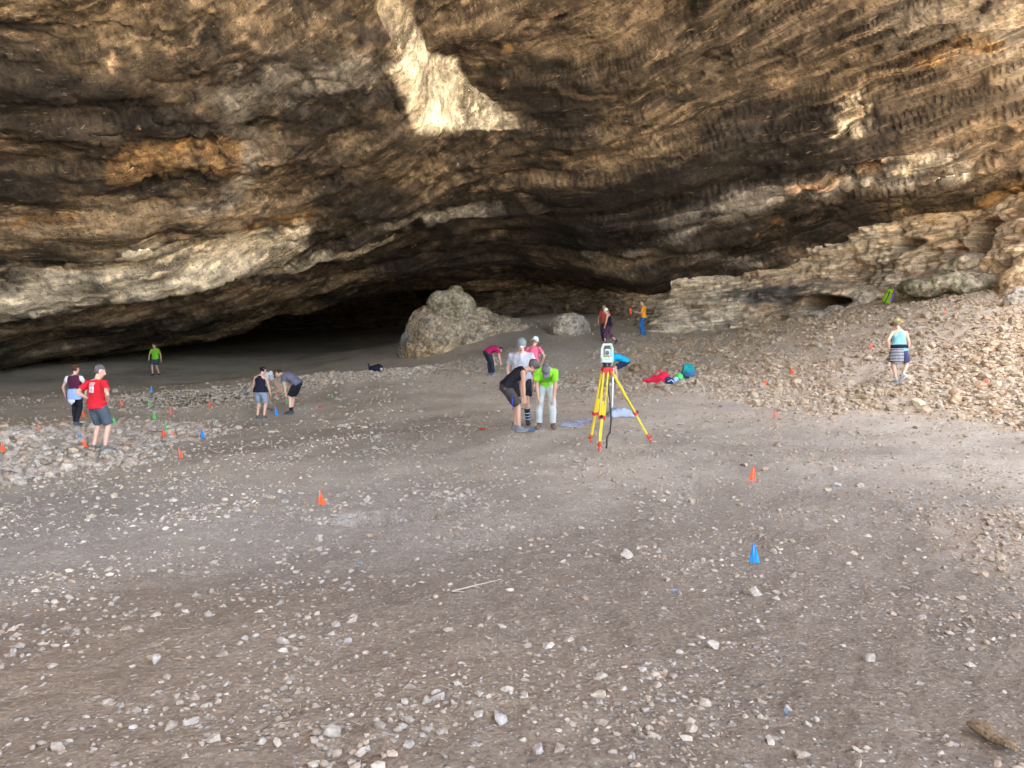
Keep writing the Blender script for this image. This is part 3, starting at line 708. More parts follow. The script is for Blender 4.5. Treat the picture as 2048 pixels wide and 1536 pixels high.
cap = [('ell', P40(905, 612, 39.6), 1.12, .9, .85), ('ell', P40(882, 606, 39.6), .72, .7, .62), ('ell', P40(926, 612, 39.6), .66, .7, .66), ('ell', P40(905, 626, 39.4), 1.05, .9, .5), ('ell', P40(911, 583, 39.6), .4, .4, .35)]
def mound_col(v):
    n = fbm(v*.9, 4); n2 = fbm(v*3, 3); c = np.repeat(np.array([[.47, .40, .30]]), len(v), 0)
    c = blend(c, np.array([.50, .36, .19]), np.clip(sstep(1.5, .3, v[:, 2])*.75 + .3*n, 0, .85)*sstep(-1.2, -2.6, v[:, 0]*.5 - 1.5))
    return blend(c, np.array([.24, .19, .13]), np.clip(.25 + n2, 0, .5))
def cap_col(v):
    n = fbm(v*1.2, 3); return blend(np.repeat(np.array([[.40, .37, .29]]), len(v), 0), np.array([.27, .25, .17]), np.clip(.4 + n, 0, .8))
m = MB(); 
for kind, *a in mound: getattr(m, kind)(*a)
mo = thing('rock_mound', 'tall pale hump of rock with a rounded cap in the middle of the cave', 'rock', tuple(g_at(900, 712)))
o = link('base_rock', m.mesh('base_rock'), ROCK, mo); o.matrix_parent_inverse = Matrix.Translation(-mo.location); REMESH.append((o, .06, .9, 1, .13, 3, 1.5, mound_col))
m = MB()
for kind, *a in cap: getattr(m, kind)(*a)
o = link('rounded_cap', m.mesh('rounded_cap'), ROCK, mo); o.matrix_parent_inverse = Matrix.Translation(-mo.location); REMESH.append((o, .06, .8, 3, .05, 4, 1.2, cap_col))
def grey_col(v):
    n = fbm(v*2, 3); return blend(np.repeat(np.array([[.27, .26, .235]]), len(v), 0), np.array([.10, .09, .08]), np.clip(.3 + n, 0, .9))
rock('grey_rock', 'smooth dark grey fluted lumps at the left foot of the rock mound', [('ell', P40(818, 695, 39.5), .42, .45, .85), ('ell', P40(806, 702, 39.5), .3, .35, .6), ('ell', P40(836, 700, 39.3), .38, .4, .75)], .05, .07, grey_col, seed=5, freq=2)
bp = pt(1139, 657, 37.5)
def dome_col(v):
    n = fbm(v*2.2, 3); return blend(np.repeat(np.array([[.48, .445, .375]]), len(v), 0), np.array([.33, .29, .22]), np.clip(.3 + n, 0, .8))
rock('boulder', 'pale smooth dome-shaped boulder between the mound and the back wall', [('ell', bp + [0, 0, .05], 1.0, .8, .72), ('ell', bp + [.35, 0, -.05], .72, .7, .5), ('ell', bp + [-.4, 0, .0], .55, .6, .5)], .045, .07, dome_col, seed=6, freq=1.4)
def terr_col(v):
    n = fbm(v*1.3, 4); c = blend(np.repeat(np.array([[.36, .31, .22]]), len(v), 0), np.array([.13, .14, .075]), np.clip(.35 + .9*n - .25*(v[:, 0] - 15.5), 0, .85))
    return blend(c, np.array([.47, .40, .29]), np.clip(fbm(v*3, 3)*.9, 0, .6))
def tan_col(v):
    n = fbm(v*1.6, 4); return blend(np.repeat(np.array([[.50, .37, .22]]), len(v), 0), np.array([.22, .15, .085]), np.clip(.25 + n, 0, .8))
q = pt(1945, 560, 28.2)
rock('flowstone_ledge', 'lower greenish flowstone terrace along the right wall', [('ell', q + [0, .3, -.1], 1.7, 1.0, .42), ('ell', q + [-1.3, .6, -.25], 1.0, .8, .35), ('ell', q + [.9, .1, .0], .9, .8, .38), ('ell', q + [-.3, -.25, -.2], .8, .5, .33)], .05, .10, terr_col, seed=7, freq=1.7)
q = pt(1965, 527, 28.9)
rock('flowstone_ledge', 'upper rounded flowstone terrace under the dark alcove at right', [('ell', q, 1.3, .8, .4), ('ell', q + [1.0, -.2, .1], 1.1, .8, .36), ('ell', q + [-.8, .25, -.2], .7, .6, .3)], .05, .09, terr_col, seed=8, freq=1.7)
q = pt(2030, 575, 26.6)
rock('boulder', 'big tan rounded rock at the right edge under the ledges', [('ell', q + [.2, 0, 0], .75, .8, .75), ('ell', q + [-.1, -.3, -.35], .7, .6, .4), ('ell', q + [.6, 0, .6], .7, .7, .7)], .05, .10, tan_col, seed=9, freq=1.4)
q = pt(2046, 600, 24.6)
rock('boulder', 'pale split rock lying low at the right edge of the picture', [('ell', q + [.15, 0, .1], .55, .5, .32), ('ell', q + [-.2, -.1, -.05], .4, .4, .25)], .04, .08, dome_col, seed=10, freq=2)
q = pt(1640, 628, 33)
rock('boulder', 'flat pale slab on the lip of the small side cave', [('ell', q, .75, .5, .16), ('ell', q + [.7, 0, .15], .5, .4, .2)], .035, .05, dome_col, seed=11, freq=2)
q = pt(1688, 656, 30.5)
rock('boulder', 'upright tan block below the right end of the small side cave', [('ell', q, .36, .3, .25), ('ell', q + [.2, 0, .1], .22, .25, .22)], .03, .05, tan_col, seed=12, freq=2)
q = pt(1808, 598, 30.6)
rock('boulder', 'dark mossy broken rocks just right of the green and purple backpack', [('ell', q, .6, .4, .25), ('ell', q + [.7, -.1, -.08], .5, .4, .2), ('ell', q + [-.1, 0, .12], .3, .3, .25)], .035, .08, terr_col, seed=13, freq=2.4)
q = g_at(1276, 740) + [0, 0, .08]
rock('boulder', 'low lumpy tan rock on the slope right of the crouching person in blue', [('ell', q, .26, .22, .17), ('ell', q + [.26, 0, -.03], .2, .2, .14), ('ell', q + [-.2, .05, -.04], .17, .18, .12)], .03, .05, tan_col, seed=14, freq=3)
# ------------------------------------------------------------------ people
def A(*v): return np.array(v, float)
def unit(v): v = np.asarray(v, float); return v/(np.linalg.norm(v) + 1e-9)
def two_bone(a, t, l1, l2, pole):
    a, t = np.asarray(a, float), np.asarray(t, float); d = t - a; L = np.linalg.norm(d); L = min(max(L, .08), (l1 + l2)*.998); u = unit(d)
    x = (l1*l1 - l2*l2 + L*L)/(2*L); h = math.sqrt(max(l1*l1 - x*x, 0)); p = np.asarray(pole, float); p = unit(p - u*np.dot(p, u))
    return a + u*x + p*h, a + u*L
def fwd_up(pitch, yaw=0):
    """frame (right, forward, up) leaned forward by pitch degrees, turned by yaw"""
    p, y = R(pitch), R(yaw); f = A(-math.sin(y)*math.cos(p), math.cos(y)*math.cos(p), -math.sin(p)); r = A(math.cos(y), math.sin(y), 0); return np.stack([r, f, np.cross(r, f)], 1)
SKIN_A, SKIN_B, SKIN_C = (.56, .36, .26), (.62, .41, .31), (.46, .28, .19)
def person(label, px, py, H, yaw, lean=4, side=0, pelvis=(0, 0, .93), feet=None, fyaw=(8, -8), fpitch=(0, 0), hands=None, poles=((-1, -.4, 0), (1, -.4, 0)), knees=((-.1, 1, 0), (.1, 1, 0)),
           head=(0, 0), sk=SKIN_A, top='tee', topc=(.5, .5, .5), bottom='shorts', botc=(.05, .05, .06), leg_to=.85, shoe=(.12, .12, .12), hair=(.05, .03, .02), hairlen='short', hat=None, hatc=(.8, .8, .75),
           sock=None, stout=1.0, vox=.011, extra=None, loose=1.0, curl=25, hip_w=1.0):
    """local frame: x right, y ahead, z up, sizes for a height of 1.75 m; yaw 0 looks away from the camera, +90 to its left"""
    s = H/1.75; p0 = g_at(px, py); root = thing('person', label, 'person', tuple(p0), R(yaw)); root.scale = (s, s, s)
    body, parts = MB(), {}
    pel = A(*pelvis); pf = fwd_up(lean*.55, 0); mf = fwd_up(lean*.95, 0); cf_ = fwd_up(lean*1.12, 0)
    if side: 
        S = np.array(Matrix.Rotation(R(side), 3, 'Y')); mf, cf_ = S @ mf, S @ cf_
    def sp(t):                                   # point and frame along the spine, t in metres above the hip line
        a = pel + pf[:, 2]*min(t, .14)
        if t > .14: a = a + mf[:, 2]*min(t - .14, .16)
        if t > .30: a = a + cf_[:, 2]*(t - .30)
        return a, (pf if t < .12 else mf if t < .28 else cf_)
    def sec(t, rx, ry, dy=0):
        a, M = sp(t); return (a + M[:, 1]*dy, M[:, 0]*rx, M[:, 1]*ry)
    w = stout
    tor = [(-.10, .125, .095, 0), (-.03, .160*hip_w, .118, -.01), (.05, .158*hip_w, .112*w, 0), (.14, .142*w, .100*w, .008*w), (.24, .150*w, .104*w, .008), (.34, .168, .112, 0), (.42, .175, .104, -.008), (.475, .135, .082, -.012), (.51, .075, .062, -.01)]
    body.loft([sec(*a) for a in tor], 18)
    neck, NM = sp(.49); HM = fwd_up(head[0], head[1])
    hc = neck + unit(NM[:, 2] + .6*HM[:, 2])*.115 + HM[:, 2]*.065 + HM[:, 1]*.028
    body.tube([neck - NM[:, 2]*.03, neck + (hc - neck)*.55], [.06, .054], 12)
    def hp(x, y, z): return hc + HM @ A(x, y, z)
    body.ell(hp(0, -.012, .025), .077, .098, .098, HM, 14, 9); body.ell(hp(0, .028, -.045), .058, .066, .078, HM, 12, 8)
    body.tube([hp(0, .088, .012), hp(0, .108, -.026), hp(0, .092, -.04)], [.010, .016, .014], 8); body.ell(hp(0, .062, -.105), .026, .022, .02, HM, 8, 6)
    for e in (-1, 1): body.ell(hp(e*.078, -.008, -.015), .012, .024, .034, HM, 8, 6)
    # arms
    hands = hands or ((-.27, .04, .80), (.27, .04, .80)); ell_ = []
    for i, e in enumerate((-1, 1)):
        a, M = sp(.425); sh = a + M[:, 0]*e*.178*(1 + (w - 1)*.3) - M[:, 1]*.01
        el, wr = two_bone(sh, hands[i], .285, .255, poles[i]); ell_.append((sh, el, wr))
        body.tube([sh - M[:, 0]*e*.03, sh, sh + (el - sh)*.35, el], [.050, .056, .047, .038], 12); body.tube([el, el + (wr - el)*.3, wr], [.038, .040, .026], 12)
        d = unit(wr - el); hn = unit(np.cross(d, A(0, 1, .2)) if abs(d[1]) < .9 else A(1, 0, 0))*e
        sidev = unit(np.cross(d, hn)); c_, s_ = math.cos(R(curl)), math.sin(R(curl))
        if sidev[1] < 0: sidev = -sidev
        inn = unit(np.cross(sidev, d)); inn = inn*(-1 if np.dot(inn, A(-e, 0, 0)) < 0 else 1)
        pc = wr + d*.045; body.loft([(wr, sidev*.026, inn*.020), (pc, sidev*.038, inn*.016), (wr + d*.088, sidev*.040, inn*.013)], 12)
        for k, (o_, L) in enumerate(((.030, .068), (.010, .078), (-.010, .072), (-.029, .056))):
            b0 = wr + d*.08 + sidev*o_; d1 = d*c_ + inn*s_; d2 = d*math.cos(R(2*curl)) + inn*math.sin(R(2*curl)); b1 = b0 + d1*L*.55
            body.tube([b0, b1, b1 + d2*L*.45], [.0095, .009, .0078], 7)
        tb = wr + d*.025 + sidev*.026; td = unit(d*.75 + sidev*.65 + inn*.25); body.tube([tb, tb + td*.035, tb + td*.035 + unit(d + inn*.35)*.028], [.012, .011, .009], 7)
    # legs
    feet = feet or ((-.10, 0, .085), (.10, 0, .085)); legs = []
    for i, e in enumerate((-1, 1)):
        a, M = sp(-.03); hj = a + M[:, 0]*e*.088*hip_w; kn, an = two_bone(hj, feet[i], .425, .435, knees[i]); legs.append((hj, kn, an)); bk = A(0, -.012, 0)
        body.tube([hj, hj + (kn - hj)*.3, hj + (kn - hj)*.75, kn], [.088*(.85 + .15*w), .083, .062, .054], 14); body.tube([kn, kn + (an - kn)*.28 + bk, kn + (an - kn)*.65 + bk*.5, an], [.053, .056, .043, .034], 14)
        fm = fwd_up(fpitch[i], fyaw[i]); body.tube([an - fm[:, 1]*.03 - fm[:, 2]*.035, an + fm[:, 1]*.07 - fm[:, 2]*.045, an + fm[:, 1]*.15 - fm[:, 2]*.055], [.034, .034, .024], 10)
        sm = MB(); so = an - fm[:, 2]*.078
        def ring(y, z, rx, rz): return (so + fm[:, 1]*y + fm[:, 2]*z, fm[:, 0]*rx, fm[:, 2]*rz)
        sm.loft([ring(-.082, .035, .022, .025), ring(-.072, .042, .036, .045), ring(-.03, .052, .042, .058), ring(.03, .045, .043, .048), ring(.09, .034, .050, .036), ring(.15, .028, .046, .028), ring(.185, .022, .028, .018)], 14)
        sm.tube([an - fm[:, 2]*.03, an + fm[:, 2]*.035], [.046, .042], 12, rounded=False)
        so_ = link('shoe', sm.mesh('shoe'), cloth(shoe), root)
        ol = MB(); ol.loft([(so + fm[:, 1]*y - fm[:, 2]*(.004 if z else -.014) , fm[:, 0]*.049, fm[:, 1]*.132) for y, z in ((.050, 1), (.050, 0))], 18); link('sole', ol.mesh('sole'), plain(tuple(min(.6, x*1.5 + .08) for x in shoe)), so_)
        if sock:
            ms = MB(); top_ = sock[0]; n_ = 8
            pts_ = [an + (kn - an)*top_*k/n_ for k in range(n_ + 1)]; rr = [.037 + .024*min(1, k/n_*1.2)*top_/.7 for k in range(n_ + 1)]
            for k in range(n_): 
                if k % 2 == 0 or len(sock) < 3: continue
                q = MB(); q.tube([pts_[k] + bk*.6, pts_[k] + (pts_[k+1] - pts_[k])*.55 + bk*.6], [rr[k] + .004, rr[k] + .006], 12, rounded=False)
                if k < 6: link('sock_stripe', q.mesh('sock_stripe'), cloth(sock[2]), root)
            ms.tube([q + bk*.6 for q in pts_], rr, 12, rounded=False); link('sock', ms.mesh('sock'), cloth(sock[1]), root)
    bo = link('body', body.mesh('body'), skin(sk), root); REMESH.append((bo, vox*.85, .35, 2))
    # face
    for e in (-1, 1):
        q = MB(); q.ell(hp(e*.031, .079, .012), .014, .010, .011, HM, 8, 6); eo = link('eye', q.mesh('eye'), plain((.7, .68, .64), .3), root)
        q = MB(); q.ell(hp(e*.031, .087, .012), .006, .0045, .006, HM, 8, 5); link('iris', q.mesh('iris'), plain((.03, .02, .015), .2), eo)
        q = MB(); q.tube([hp(e*.018, .086, .034), hp(e*.034, .086, .038), hp(e*.048, .076, .033)], [.004, .005, .003], 6); link('eyebrow', q.mesh('eyebrow'), plain(tuple(x*.8 for x in hair)), root)
    q = MB(); q.tube([hp(-.024, .083, -.072), hp(0, .092, -.07), hp(.024, .083, -.072)], [.004, .006, .004], 6); link('mouth', q.mesh('mouth'), plain((.30, .10, .09)), root)
    # hair
    if hairlen:
        q = MB(); q.ell(hp(0, -.020, .036), .081, .099, .096, HM, 16, 9, .05, 1); q.ell(hp(0, -.040, .0), .0775, .074, .078, HM, 14, 8, -.7, 1)
        if hairlen == 'bun': q.ell(hp(0, -.11, .075), .042, .04, .042, HM, 10, 7)
        if hairlen == 'shaggy': q.ell(hp(0, -.03, .03), .098, .110, .112, HM, 14, 8, -.35, 1); q.ell(hp(0, .03, .07), .075, .07, .05, HM, 12, 7)
        if hairlen == 'pony': q.tube([hp(0, -.1, .04), hp(0, -.15, -.01), hp(0, -.14, -.11)], [.03, .034, .015], 8)
        ho = link('hair', q.mesh('hair'), cloth(hair, 90), root); REMESH.append((ho, vox*.9, .6, 1, .012, 3, 28))
    if hat:
        q = MB()
        if hat == 'cap':
            q.ell(hp(0, -.015, .045), .088, .108, .085, HM, 18, 8, -.15, 1)
            q.loft([(hp(0, .085, .045), HM[:, 0]*.075, HM[:, 1]*.03), (hp(0, .135, .036), HM[:, 0]*.066, HM[:, 1]*.035), (hp(0, .136, .030), HM[:, 0]*.066, HM[:, 1]*.035), (hp(0, .085, .036), HM[:, 0]*.075, HM[:, 1]*.03)], 14)
            q.ell(hp(0, -.015, .130), .012, .012, .006, HM, 8, 4)
        elif hat == 'helmet':
            q.ell(hp(0, -.014, .044), .096, .116, .096, HM, 20, 9, -.02, 1); q.loft([(hp(0, -.008, .042 + k), HM[:, 0]*(.102 - k*.4), HM[:, 1]*(.124 - k*.4)) for k in (0, .014)], 20)
            for xo in (-.045, 0, .045): q.tube([hp(xo, .078, .10 - abs(xo)*.5), hp(xo, -.01, .140 - abs(xo)*.6), hp(xo, -.10, .085 - abs(xo)*.4)], .010, 6)
        else:
            br = .19 if hat == 'straw' else .135
            q.loft([(hp(0, -.005, .035 - .02*(hat == 'bucket')), HM[:, 0]*br, HM[:, 1]*(br + .012)), (hp(0, -.008, .052), HM[:, 0]*.094, HM[:, 1]*.110), (hp(0, -.012, .10), HM[:, 0]*.088, HM[:, 1]*.104), (hp(0, -.012, .132), HM[:, 0]*.074, HM[:, 1]*.088), (hp(0, -.012, .142), HM[:, 0]*.03, HM[:, 1]*.04)], 20)
        hto = link({'cap': 'cap', 'helmet': 'helmet'}.get(hat, 'hat'), q.mesh('hat'), cloth(hatc) if hat != 'helmet' else plain(hatc, .35), root)
        if hat == 'straw':
            q = MB(); q.loft([(hp(0, -.008, .054 + k), HM[:, 0]*(.0965 - k*.1), HM[:, 1]*(.1125 - k*.1)) for k in (0, .03)], 20); link('hat_band', q.mesh('hat_band'), cloth((.25, .5, .35)), hto)
        if extra and 'lamp' in extra:
            q = MB(); q.tube([hp(0, .125, .05), hp(0, .155, .046)], [.026, .03], 12, rounded=False); link('headlamp', q.mesh('headlamp'), plain((.85, .85, .82), .3), hto)
    # clothes
    g = .016*loose
    if top:
        q = MB(); sl = [a for a in tor if a[0] >= -.05]
        hem = -.07 if top in ('tee', 'tank', 'vest', 'long') else -.02
        rows = [(hem, .182*hip_w + .014*loose, .138*max(1, w*.98) + .014*loose, -.008), (hem + .06, .178*hip_w + .010*loose, .134*max(1, w) + .010*loose, -.004), (.06, .172*max(hip_w, w*.97) + .008*loose, .126*w + .010*loose, 0)] + [(t, a + g, b_ + g, dy) for t, a, b_, dy in tor if t > .1 and t < (.40 if top in ('tank',) else .45)]
        if top == 'tank': rows += [(.42, .135, .104 + g*.6, -.008), (.455, .108, .090, -.012)]
        else: rows += [(.47, .146 + g*.3, .092 + g*.4, -.012), (.492, .10, .076, -.012)]
        q.loft([sec(*a) for a in rows], 20)
        if top in ('tee', 'long'):
            fr = .62 if top == 'tee' else 1.0
            for i, e in enumerate((-1, 1)):
                sh, el, wr = ell_[i]; a, M = sp(.42)
                q.tube([sh - M[:, 0]*e*.07 + M[:, 2]*.0, sh + M[:, 2]*.004, sh + (el - sh)*.35, sh + (el - sh)*fr], [.066, .068 + g*.3, .062 + g*.5, .060 + g*.8], 14, rounded=False)
        to = link('shirt' if top in ('tee', 'long') else 'tank_top' if top == 'tank' else 'vest', q.mesh('shirt'), cloth(topc), root); REMESH.append((to, vox, .4, 3, .014*loose, 5, 9)); parts['top'] = to
        if top == 'vest':
            q = MB()
            for i, e in enumerate((-1, 1)):
                sh, el, wr = ell_[i]; a, M = sp(.42); q.tube([sh - M[:, 0]*e*.03, sh, sh + (el - sh)*.45], [.058, .064, .056], 12, rounded=False)
            q.tube([neck - NM[:, 2]*.02, neck + NM[:, 2]*.02], [.074, .066], 14, rounded=False); link('undershirt', q.mesh('undershirt'), cloth((.75, .77, .8)), root)
    q = MB(); g2 = .013*loose
    rows = [(-.135, .118, .085, 0), (-.10, .140*hip_w, .108, -.006), (-.03, .168*hip_w + g2*.6, .126*max(1, w*.97) + g2*.4, -.01), (.04, .160*hip_w + g2*.4, .116*w + g2*.4, 0), (.085, .153*hip_w*max(1, w*.95) + .006, .110*w + .008, 0)]
    q.loft([sec(*a) for a in rows], 20)
    for i in (0, 1):
        hj, kn, an = legs[i]; f1 = min(leg_to, 1.0); wd2 = (.022 if bottom == 'shorts' else .012 if bottom == 'trousers' else .010)*loose
        n_ = [0, .35, .7, 1.0]; pr = [.090*(.85 + .15*w) + g2, .085 + wd2*.8, .072 + wd2, .060 + wd2]
        pts_, rr = [], []
        for t, r0 in zip(n_, pr):
            tt_ = t*f1; pts_.append(hj + (kn - hj)*tt_); rr.append(np.interp(tt_, n_, pr) + (.006 if bottom == 'shorts' else 0)*t)
        if leg_to > 1:
            for t in (.2, .5, .75, 1.0):
                tq = t*(leg_to - 1); pts_.append(kn + (an - kn)*tq + A(0, -.01, 0)); rr.append((.062 if tq < .5 else .056) + wd2 if bottom == 'trousers' else float(np.interp(tq, [0, .3, .65, 1], [.056, .060, .047, .039])) + .014)
        q.tube(pts_, rr, 16, rounded=False)
    po = link({'shorts': 'shorts', 'trousers': 'trousers', 'leggings': 'leggings'}[bottom], q.mesh('trousers'), cloth(botc), root); REMESH.append((po, vox, .4, 3, (.013 if bottom != 'leggings' else .004)*loose, 6, 9))
    parts.update(root=root, sp=sp, hp=hp, HM=HM, hands=[e_[2] for e_ in ell_], arms=ell_, legs=legs, sec=sec, scale=s)
    return parts
def on_knees(hk=.52, out=.13, y=.12): return ((-out, y, hk), (out, y, hk))

red = person('person in red T-shirt with white back print and grey shorts, hands on hips', 198, 902, 1.75, -18, 2, feet=((-.13, 0, .085), (.13, .02, .085)), fyaw=(10, -28), hands=((-.21, .02, 1.03), (.21, .04, 1.02)),
       poles=((-1, -.75, 0), (1, -.75, 0)), head=(18, -38), sk=SKIN_B, topc=(.60, .022, .035), botc=(.085, .105, .125), leg_to=.92, shoe=(.16, .15, .14), hair=(.12, .115, .11), stout=1.18)
vest = person('person in burgundy vest with a pale blue jumper tied round the waist', 152, 851, 1.64, 6, 4, feet=((-.04, .06, .085), (.06, -.10, .09)), fyaw=(4, -20), hands=((-.30, .10, .86), (.29, .0, .86)), head=(14, -25), top='vest', topc=(.085, .018, .045),
       bottom='leggings', botc=(.018, .018, .022), leg_to=1.95, shoe=(.09, .09, .11), hair=(.09, .035, .018), hairlen='bun', hip_w=1.08, sk=SKIN_B)
q = MB(); sec = vest['sec']; q.loft([sec(.115, .168, .128, 0), sec(.06, .182, .142, -.01), sec(-.04, .196, .156, -.015), sec(-.13, .198, .158, -.02), sec(-.19, .175, .135, -.03)], 20)
o = link('tied_jumper', q.mesh('tied_jumper'), cloth((.30, .42, .68)), vest['root']); REMESH.append((o, .012, .5, 2, .012, 3, 12))
q = MB(); a, M = vest['sp'](-.2); q.ell(a + A(-.04, -.12, -.02), .10, .06, .075); q.tube([a + A(-.02, -.13, 0), a + A(-.03, -.14, -.1)], [.04, .03]); link('sleeve_knot', q.mesh('sleeve_knot'), cloth((.62, .66, .72)), vest['root'])
person('person in bright green T-shirt and dark shorts walking out of the shadow at the back', 312, 751, 1.74, 172, 4, feet=((-.10, -.12, .10), (.08, .16, .085)), hands=((-.31, -.02, .84), (.31, .10, .86)), head=(20, 0), topc=(.19, .52, .03), botc=(.045, .065, .10), shoe=(.06, .06, .06), sk=SKIN_B, vox=.014, stout=1.15)
person('person in black tank top and grey-blue shorts seen from behind, arms hanging', 521, 838, 1.62, -12, 13, feet=((-.11, .0, .085), (.10, .04, .085)), fyaw=(35, 2), hands=((-.32, .10, .76), (.30, .16, .74)), head=(48, -10), top='tank', topc=(.014, .016, .026), botc=(.24, .30, .37), leg_to=.88, shoe=(.10, .098, .095),
       hair=(.012, .010, .012), hairlen='pony', sk=SKIN_A, hip_w=1.14, stout=1.02)
person('person in white T-shirt bending right, half hidden behind the black tank top', 532, 822, 1.72, -78, 62, pelvis=(0, -.16, .90), feet=((-.11, 0, .085), (.12, .02, .085)), hands=((-.16, .48, .62), (.16, .50, .60)), poles=((-1, -.2, .2), (1, -.2, .2)), head=(75, 0), topc=(.62, .66, .70), botc=(.06, .065, .08), hair=(.06, .04, .03), sk=SKIN_B)
person('person in dark grey T-shirt and black shorts bending left with hands on knees', 584, 828, 1.80, 82, 66, pelvis=(0, -.17, .92), feet=((-.11, 0, .085), (.10, .07, .085)), fyaw=(6, -2), hands=on_knees(.53, .12, .11), poles=((-.6, .1, .6), (.6, .1, .6)), knees=((0, 1, 0), (0, 1, 0)), head=(66, 6), sk=SKIN_B, topc=(.115, .12, .155), botc=(.014, .016, .022),
       leg_to=.93, shoe=(.06, .06, .064), hair=(.05, .028, .02), hat='cap', hatc=(.075, .05, .04), sock=(.28, (.012, .014, .02)), stout=1.15)
person('person in magenta T-shirt and dark trousers bent double, reaching to the ground', 983, 751, 1.66, -52, 84, pelvis=(0, -.20, .92), feet=((-.10, 0, .085), (.10, .04, .085)), hands=((-.15, .30, .34), (.17, .36, .32)), poles=((-.5, -1, 0), (.5, -1, 0)), head=(95, 0), sk=SKIN_B, topc=(.36, .012, .085), bottom='trousers', botc=(.025, .032, .05), leg_to=1.93,
       shoe=(.2, .2, .21), hair=(.03, .02, .02), vox=.013)
grey = person('tall person in pale grey T-shirt and striped socks looking down at the ground', 1043, 850, 1.88, 172, 6, feet=((-.12, -.02, .085), (.10, .03, .085)), fyaw=(14, -6), hands=((-.25, -.03, .83), (.24, -.08, .85)), poles=((-1, -.5, 0), (1, -.5, 0)), head=(34, 8), sk=SKIN_B, topc=(.36, .35, .375), botc=(.028, .025, .032),
       leg_to=.80, shoe=(.055, .05, .05), hair=(.08, .06, .05), hat='helmet', hatc=(.17, .20, .20), sock=(.62, (.02, .02, .03), (.30, .45, .60)), loose=1.7, stout=1.05, extra=('lamp',))
black = person('person in black sleeveless top and patterned shorts bending right, hand on knee', 1032, 862, 1.74, -82, 56, pelvis=(0, -.19, .90), feet=((-.10, .0, .085), (.09, .05, .085)), fyaw=(8, -10), hands=on_knees(.50, .12, .15), poles=((-.5, -.2, .5), (.5, -.2, .5)), head=(50, -8), sk=SKIN_C, top='vestless', topc=(.010, .010, .014), botc=(.05, .042, .038), leg_to=.95,
       shoe=(.15, .15, .16), hair=(.085, .075, .07), hairlen='shaggy', hip_w=1.05)
q = MB(); hj, kn, an = black['legs'][1]; c0 = hj + (kn - hj)*.5 + A(.115, -.02, .02); q.tube([c0, c0 + A(.01, 0, -.12), c0 + A(0, .01, -.24)], [.013, .02, .012], 8, .4); link('blue_strap', q.mesh('blue_strap'), cloth((.03, .10, .55)), black['root'])
person('person in lime green polo and pale trousers bending towards us, hands on knees', 1092, 857, 1.76, 176, 66, pelvis=(0, -.17, .92), feet=((-.14, 0, .085), (.14, .0, .085)), fyaw=(12, -12), hands=((-.15, .12, .60), (.15, .12, .60)), poles=((-1.2, 0, .1), (1.2, 0, .1)), head=(72, 4), sk=SKIN_C, topc=(.22, .62, .03), bottom='trousers', botc=(.40, .42, .39), leg_to=1.93,
       shoe=(.13, .085, .065), hair=(.1, .09, .08), hat='cap', hatc=(.13, .13, .14), loose=1.3)
person('person in pink T-shirt and white bucket hat standing behind the grey T-shirt', 1066, 784, 1.76, -26, 7, feet=((-.10, 0, .085), (.10, .03, .085)), hands=((-.22, .18, .95), (.26, .14, .94)), head=(24, -10), sk=SKIN_A, topc=(.70, .135, .22), botc=(.10, .10, .13), hair=(.2, .15, .1), hat='bucket', hatc=(.72, .78, .80), vox=.013, stout=1.1)
person('person in blue T-shirt and lime helmet crouching behind the surveying instrument', 1233, 765, 1.74, 80, 78, pelvis=(0, -.30, .72), feet=((-.13, -.02, .085), (.13, .06, .085)), hands=((-.12, .34, .22), (.18, .30, .25)), poles=((-1, 0, 0), (1, 0, 0)), knees=((-.3, 1, .2), (.3, 1, .2)), head=(78, 0), sk=SKIN_B, topc=(.012, .36, .62), botc=(.025, .03, .065), shoe=(.08, .09, .12), hat='helmet', hatc=(.52, .70, .04), vox=.013)
person('person in black tank top, plum capri trousers and white hat walking by back wall', 1219, 689, 1.68, 66, 8, pelvis=(0, .02, .92), feet=((-.05, .20, .085), (.06, -.30, .19)), fpitch=(0, 48), hands=((-.22, .16, .86), (.24, .10, .86)), head=(30, 20), sk=SKIN_B, top='tank', topc=(.014, .012, .02), bottom='trousers', botc=(.10, .045, .085), leg_to=1.5, shoe=(.05, .05, .06), hair=(.25, .2, .15), hat='bucket', hatc=(.75, .72, .68), vox=.013)
person('person in coral red top and dark trousers behind the one in plum capris', 1209, 683, 1.72, 150, 5, feet=((-.10, .08, .085), (.10, -.06, .085)), hands=((-.24, .12, .88), (.25, .1, .86)), head=(20, 0), sk=SKIN_C, topc=(.55, .085, .065), bottom='trousers', botc=(.05, .04, .05), leg_to=1.93, hair=(.14, .09, .06), vox=.013)
orange = person('person in orange T-shirt and blue jeans standing beside the back wall', 1287, 672, 1.76, 74, 3, feet=((-.11, .03, .085), (.11, -.06, .085)), hands=((-.10, .34, 1.14), (.08, .30, 1.14)), poles=((-.4, -1, -.4), (.4, -1, -.4)), head=(18, 0), sk=SKIN_B, topc=(.78, .33, .03), bottom='trousers', botc=(.025, .14, .40), leg_to=1.93, shoe=(.10, .13, .16), hair=(.11, .07, .05), vox=.013)
dark = person('person in dark clothes holding a lit lamp in the gloom right of the mound', 992, 634, 1.74, 110, 6, hands=((-.16, .36, 1.06), (.18, .30, 1.0)), poles=((-.4, -1, -.4), (.4, -1, -.4)), head=(20, 0), sk=(.18, .11, .08), topc=(.018, .018, .022), bottom='trousers', botc=(.016, .016, .02), leg_to=1.93, hair=(.02, .015, .01), vox=.015)
